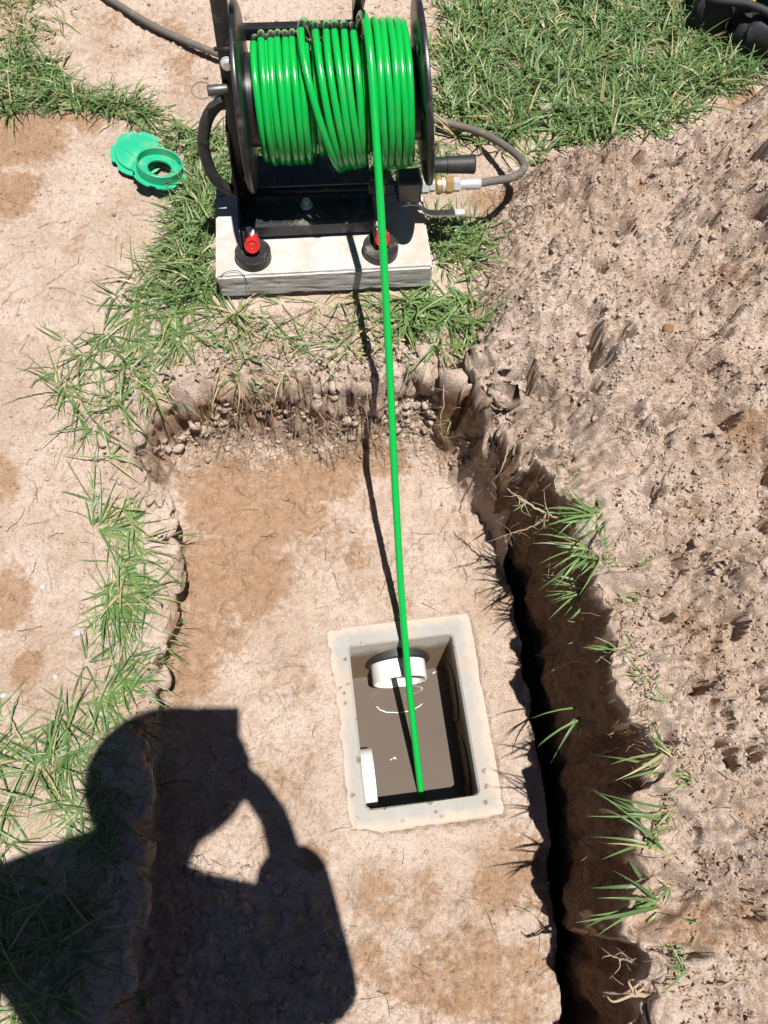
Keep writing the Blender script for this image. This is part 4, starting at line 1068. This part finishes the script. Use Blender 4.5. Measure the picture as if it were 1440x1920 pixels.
clods('soil_clods', 'crumbly clods fallen along the foot of the far bank', pl([(330, 800, .05), (560, 790, .05), (820, 780, .05), (920, 920, 0), (800, 880, 0), (560, 870, 0), (380, 880, 0), (300, 900, 0)]), 520, .0014, .008)
clods('soil_clods', 'broken clods along the torn lip of the far bank', pl([(290, 800, .17), (330, 745, .2), (460, 705, .22), (570, 725, .22), (700, 720, .22), (830, 690, .22), (900, 720, .22), (860, 760, .15), (700, 765, .15), (570, 768, .15), (460, 752, .15), (340, 785, .15)]), 420, .003, .014, .3)
clods('soil_clods', 'small crumbs strewn over the floor of the dig', pl([(300, 900, 0), (900, 930, 0), (1040, 1500, 0), (1060, 1900, 0), (280, 1900, 0), (310, 1200, 0)]), 700, .0012, .005)
clods('soil_crumbs', 'fine grit on the floor of the dig', pl([(300, 880, 0), (900, 900, 0), (1040, 1500, 0), (1060, 1900, 0), (280, 1900, 0), (310, 1200, 0)]), 5000, .0007, .0022, sub=1)
clods('soil_crumbs', 'fine grit on the sandy left path', pl([(0, 250, .2), (230, 270, .2), (330, 420, .2), (60, 720, .19), (230, 900, .15), (190, 1200, .12), (0, 1330, .12)]), 3500, .0007, .0022, sub=1)
clods('soil_crumbs', 'fine crumbs on the lip and face of the far bank', pl([(330, 740, .2), (420, 600, .22), (640, 580, .22), (860, 600, .23), (830, 690, .22), (900, 900, 0), (600, 880, 0), (330, 900, 0)]), 9000, .0009, .0042, sub=1)
clods('soil_clods', 'clods lying in the shadow on the near floor', pl([(330, 1600, 0), (560, 1640, 0), (640, 1800, 0), (620, 1930, 0), (280, 1930, 0)]), 330, .002, .010)
clods('soil_clods', 'crumbs strewn on the lip of sod in front of the slab', pl([(330, 740, .2), (420, 620, .22), (640, 590, .22), (860, 600, .23), (830, 690, .22), (640, 730, .22), (460, 718, .22)]), 600, .0018, .009)
clods('soil_clods', 'loose sand lumps behind the hose reel', pl([(0, 0, .22), (850, 0, .22), (820, 120, .22), (600, 130, .22), (300, 190, .22), (100, 90, .22)]), 500, .0015, .007)
clods('soil_clods', 'small crumbs on the sandy left path', pl([(0, 250, .2), (230, 270, .2), (330, 420, .2), (60, 720, .19), (230, 900, .15), (190, 1200, .12), (0, 1330, .12)]), 450, .0012, .005)

BULB = mat_paint('brown_husk', (.20, .11, .05), .9, (.3, .2, .12), .5, sc=90)
def stone(px, py, z, r, label, mat=STONE, name='stone', flat=.5, cat='stone'):
    p = at(px, py, z); V, Fc = ico(3); s = RNG.random() * 50
    k = 1 + .35 * pn(V[:, 0] * 1.1 + s, V[:, 1] * 1.1 + V[:, 2], 5) + .2 * pn(V[:, 0] * 2.6 + s, V[:, 2] * 2.6 - V[:, 1], 6)
    v = V * k[:, None] * np.array([1.15, .85, flat]) * r
    o = mesh_obj(name, v, Fc, mat); o.location = (p[0], p[1], hz1(p[0], p[1]) + r * flat * .25); o.rotation_euler = (0, 0, s)
    tag(o, label, cat, 'loose stones' if mat is STONE else None)
stone(82, 1103, .12, .006, 'small white stone on the sandy left bank, farthest of the white ones')
stone(147, 1185, .12, .008, 'larger white stone beside the grass on the left bank')
stone(4, 1303, .12, .006, 'white stone at the left edge of the photo')
stone(102, 1268, .12, .005, 'small pale stone just left of the hanging grass on the left bank')
stone(192, 1338, .12, .007, 'pale stone among the grass blades near the shadow')
stone(1196, 555, .36, .010, 'reddish stone lying on the spoil heap', REDST)
stone(1240, 640, .37, .010, 'round brown lump beside the single green blade on the heap', BULB, 'dry_bulb', .8, 'bulb')
stone(1110, 124, .25, .012, 'reddish chip lying in the lawn', REDST, 'brick_chip', .5, 'brick chip')
stone(1105, 25, .25, .008, 'white scrap lying in the lawn near the bag', WHITE, 'scrap', .3, 'litter')

# ------------------------------------------------------------------ photographer (only the shadow falls in the picture) and the phone
def photographer():
    SKIN = mat_paint('skin', (.45, .27, .19), .5, (.4, .22, .15), .2); SHIRT = mat_paint('navy_work_shirt', (.03, .045, .09), .85, (.08, .08, .1), .4)
    PANTS = mat_paint('grey_work_trousers', (.06, .06, .06), .9, (.15, .12, .09), .4); HAIR = mat_paint('dark_hair', (.02, .015, .012), .6, (.03, .02, .015), .2)
    BOOT = mat_paint('leather_boots', (.08, .045, .025), .6, (.2, .15, .1), .4)
    fl = hz1(-.05, -.62); fr = hz1(.12, -.6)
    J = dict(pel=(-.075, -.47, .93), wai=(-.08, -.445, 1.08), che=(-.085, -.40, 1.27), upc=(-.09, -.345, 1.40), nek=(-.092, -.275, 1.475), hd0=(-.078, -.215, 1.535), hd1=(-.066, -.160, 1.585), hd2=(-.056, -.128, 1.645),
             rsh=(.085, -.345, 1.385), rel=(.150, -.395, 1.10), rwr=(.075, -.150, 1.345), lsh=(-.265, -.335, 1.385), lel=(-.40, -.285, 1.19), lwr=(-.055, -.185, 1.345),
             rhp=(.02, -.48, .88), rkn=(.055, -.47, .48), ran=(.08, -.56, .09), rto=(.10, -.45, .03), lhp=(-.17, -.48, .88), lkn=(-.205, -.47, .48), lan=(-.215, -.56, .09), lto=(-.235, -.45, .03))
    root = empty('person', (-.07, -.55, min(fl, fr)))
    tag(root, 'person in dark work clothes standing before the dig and holding up a phone', 'person')
    def skin(name, chain, radii, mat, sub=2):
        names = []; ed = []
        for c in chain:
            for a, b in zip(c[:-1], c[1:]):
                for q in (a, b):
                    if q not in names: names.append(q)
                ed.append((names.index(a), names.index(b)))
        me = bpy.data.meshes.new(name); me.from_pydata([J[q] for q in names], ed, []); me.materials.append(mat)
        o = bpy.data.objects.new(name, me); COL.objects.link(o)
        sm = o.modifiers.new('skin', 'SKIN'); sm.use_smooth_shade = True
        for i, q in enumerate(names):
            r = radii[q]; me.skin_vertices[0].data[i].radius = r if isinstance(r, tuple) else (r, r); me.skin_vertices[0].data[i].use_root = (q == names[0])
        ss = o.modifiers.new('sub', 'SUBSURF'); ss.levels = ss.render_levels = sub
        dg = bpy.context.evaluated_depsgraph_get(); em = bpy.data.meshes.new_from_object(o.evaluated_get(dg)); em.name = name
        o.modifiers.clear(); o.data = em
        if not em.materials: em.materials.append(mat)
        em.polygons.foreach_set('use_smooth', [True] * len(em.polygons))
        o.parent = root; o.matrix_parent_inverse = Matrix.Translation(-Vector(root.location)); return o
    # hands: palms and fingers hang off the wrists, closed on the lower half of the phone
    for s, sx in (('r', 1), ('l', -1)):
        w = np.array(J[s + 'wr'])
        tgt = CAM + R_ * (-.026 + sx * (.048 if sx > 0 else .02)) - U_ * (.115 if sx > 0 else .138) - A_ * .012
        d = tgt - w; J[s + 'pm'] = tuple(w + d * .62); J[s + 'kn2'] = tuple(tgt)
        for i in range(4):
            o = U_ * (.030 - .020 * i)
            k0 = tgt + o; k1 = k0 + R_ * sx * .004 + A_ * .020; k2 = k0 - R_ * sx * (.020 + .003 * (i % 3)) + A_ * .022
            J[f'{s}f{i}a'], J[f'{s}f{i}b'], J[f'{s}f{i}c'] = tuple(k0), tuple(k1), tuple(k2)
        t0 = tgt + U_ * .028 - A_ * .012; t1 = t0 + U_ * .028 - R_ * sx * .018 - A_ * .004; t2 = t1 + U_ * .018 - R_ * sx * .014 + A_ * .002
        J[s + 'ta'], J[s + 'tb'], J[s + 'tc'] = tuple(t0), tuple(t1), tuple(t2)
    J['rh2'] = (.005, -.478, .80); J['lh2'] = (-.158, -.478, .80)
    ch = [['pel', 'wai', 'che', 'upc', 'nek', 'hd0', 'hd1', 'hd2']]
    rad = dict(pel=.11, wai=.11, che=(.13, .11), upc=.095, nek=.058, hd0=.075, hd1=.098, hd2=.072, rsh=.058, lsh=.058, rel=.043, lel=.043, rwr=.027, lwr=.027, rh2=.072, lh2=.072, rkn=.055, lkn=.055, ran=.042, lan=.042, rto=.038, lto=.038)
    for s in 'rl':
        ch += [['upc', s + 'sh', s + 'el', s + 'wr', s + 'pm', s + 'kn2'], ['pel', s + 'h2', s + 'kn', s + 'an', s + 'to'], [s + 'pm', s + 'ta', s + 'tb', s + 'tc']]
        rad[s + 'pm'] = .024; rad[s + 'kn2'] = .020; rad[s + 'ta'] = .011; rad[s + 'tb'] = .010; rad[s + 'tc'] = .008
        for i in range(4):
            ch.append([s + 'kn2', f'{s}f{i}a', f'{s}f{i}b', f'{s}f{i}c'])
            rad[f'{s}f{i}a'] = .0095; rad[f'{s}f{i}b'] = .0088; rad[f'{s}f{i}c'] = .0075
    skin('body', ch, rad, SKIN, 2)
    # clothes follow the same joints a little wider
    J['rcu'] = tuple(np.array(J['rwr']) * .8 + np.array(J['rel']) * .2); J['lcu'] = tuple(np.array(J['lwr']) * .8 + np.array(J['lel']) * .2)
    J['ncl'] = tuple(np.array(J['upc']) * .45 + np.array(J['nek']) * .55)
    J['hem'] = (-.07, -.462, .83)
    skin('shirt', [['hem', 'pel', 'wai', 'che', 'upc', 'ncl'], ['upc', 'rsh', 'rel', 'rcu'], ['upc', 'lsh', 'lel', 'lcu']],
         dict(hem=.20, pel=.205, wai=.20, che=(.17, .15), upc=.125, ncl=.085, rsh=.085, lsh=.085, rel=.066, lel=.066, rcu=.070, lcu=.074), SHIRT, 2)
    J['pl2'] = (-.075, -.47, 1.02); J['pl3'] = (-.075, -.476, .90); J['rh2'] = (.005, -.478, .80); J['lh2'] = (-.158, -.478, .80)
    skin('trousers', [['pl2', 'pl3', 'rh2', 'rkn', 'ran'], ['pl3', 'lh2', 'lkn', 'lan']], dict(pl2=.135, pl3=.135, rh2=.092, lh2=.092, rkn=.078, lkn=.078, ran=.062, lan=.062), PANTS, 2)
    for s in 'rl':
        J[s + 'a2'] = (J[s + 'an'][0], J[s + 'an'][1], .16)
        skin('boot', [[s + 'a2', s + 'an', s + 'to']], {s + 'a2': .052, s + 'an': .052, s + 'to': .044}, BOOT, 2)
    # head: hair shell, nose, ears, eyes, mouth; the face looks down at the phone
    h0, h2 = np.array(J['hd0']), np.array(J['hd2']); up = h2 - h0; up /= np.linalg.norm(up)
    hc = h0 * .45 + h2 * .55; fw = np.array([.05, .75, -.62]); fw -= up * (fw @ up); fw /= np.linalg.norm(fw); sd_ = np.cross(fw, up)
    def blob(name, c, sx, sy, sz, mat, cut=None):
        V, Fc = ico(4); P = np.array([c + sd_ * v[0] * sx + fw * v[1] * sy + up * v[2] * sz for v in V])
        if cut is not None:
            keep = np.array([cut(v) for v in V]); Fc = np.array([f for f in Fc if keep[f].all()])
        o = mesh_obj(name, P, Fc, mat, root); o.matrix_parent_inverse = Matrix.Translation(-Vector(root.location)); return o
    blob('hair', hc + up * .018 - fw * .006, .099, .112, .112, HAIR, lambda v: v[2] > .15 or (v[1] < -.1 and v[2] > -.55))
    STRAWH = mat_paint('straw_hat', (.45, .36, .22), .9, (.3, .22, .13), .4)
    hx = Vector(hc + up * .045); hn = Vector((up + np.array([0, 0, .9])) / np.linalg.norm(up + np.array([0, 0, .9])))
    for nm, prof in (('hat_brim', [(.098, .004), (.115, .002), (.134, -.002), (.135, .000), (.115, .005), (.098, .007)]), ('hat_crown', [(.100, .0), (.101, .02), (.094, .070), (.070, .092), (0, .098)])):
        o = lathe(nm, prof, STRAWH, root, 48, along(hx, hn), nm == 'hat_brim'); o.matrix_parent_inverse = Matrix.Translation(-Vector(root.location))
    blob('nose', hc + fw * .098 - up * .012, .014, .020, .024, SKIN)
    for q in (-1, 1):
        blob('ear', hc + sd_ * q * .092 - up * .01, .012, .020, .032, SKIN)
        blob('eye', hc + fw * .088 + sd_ * q * .034 + up * .012, .012, .010, .010, WHITE)
        blob('iris', hc + fw * .0975 + sd_ * q * .034 + up * .010, .0055, .003, .0055, HAIR)
    blob('mouth', hc + fw * .090 - up * .055, .024, .008, .008, RED)
photographer()
PH = empty('phone', CAM); tag(PH, 'black phone held up over the dig in two hands', 'phone')
PH.matrix_world = Matrix(((R_[0], U_[0], -A_[0], CAM[0]), (R_[1], U_[1], -A_[1], CAM[1]), (R_[2], U_[2], -A_[2], CAM[2]), (0, 0, 0, 1)))
box('phone_body', -.062, .014, -.146, .014, .004, .0125, BLACK, PH, .003)
box('phone_screen', -.059, .011, -.140, .010, .0126, .0132, RUBBER, PH, .0004)
lathe('camera_lens', [(.0045, .0035), (.0065, .0035), (.0065, .0042), (.0045, .0042)], GUN, PH, 24, None, True)
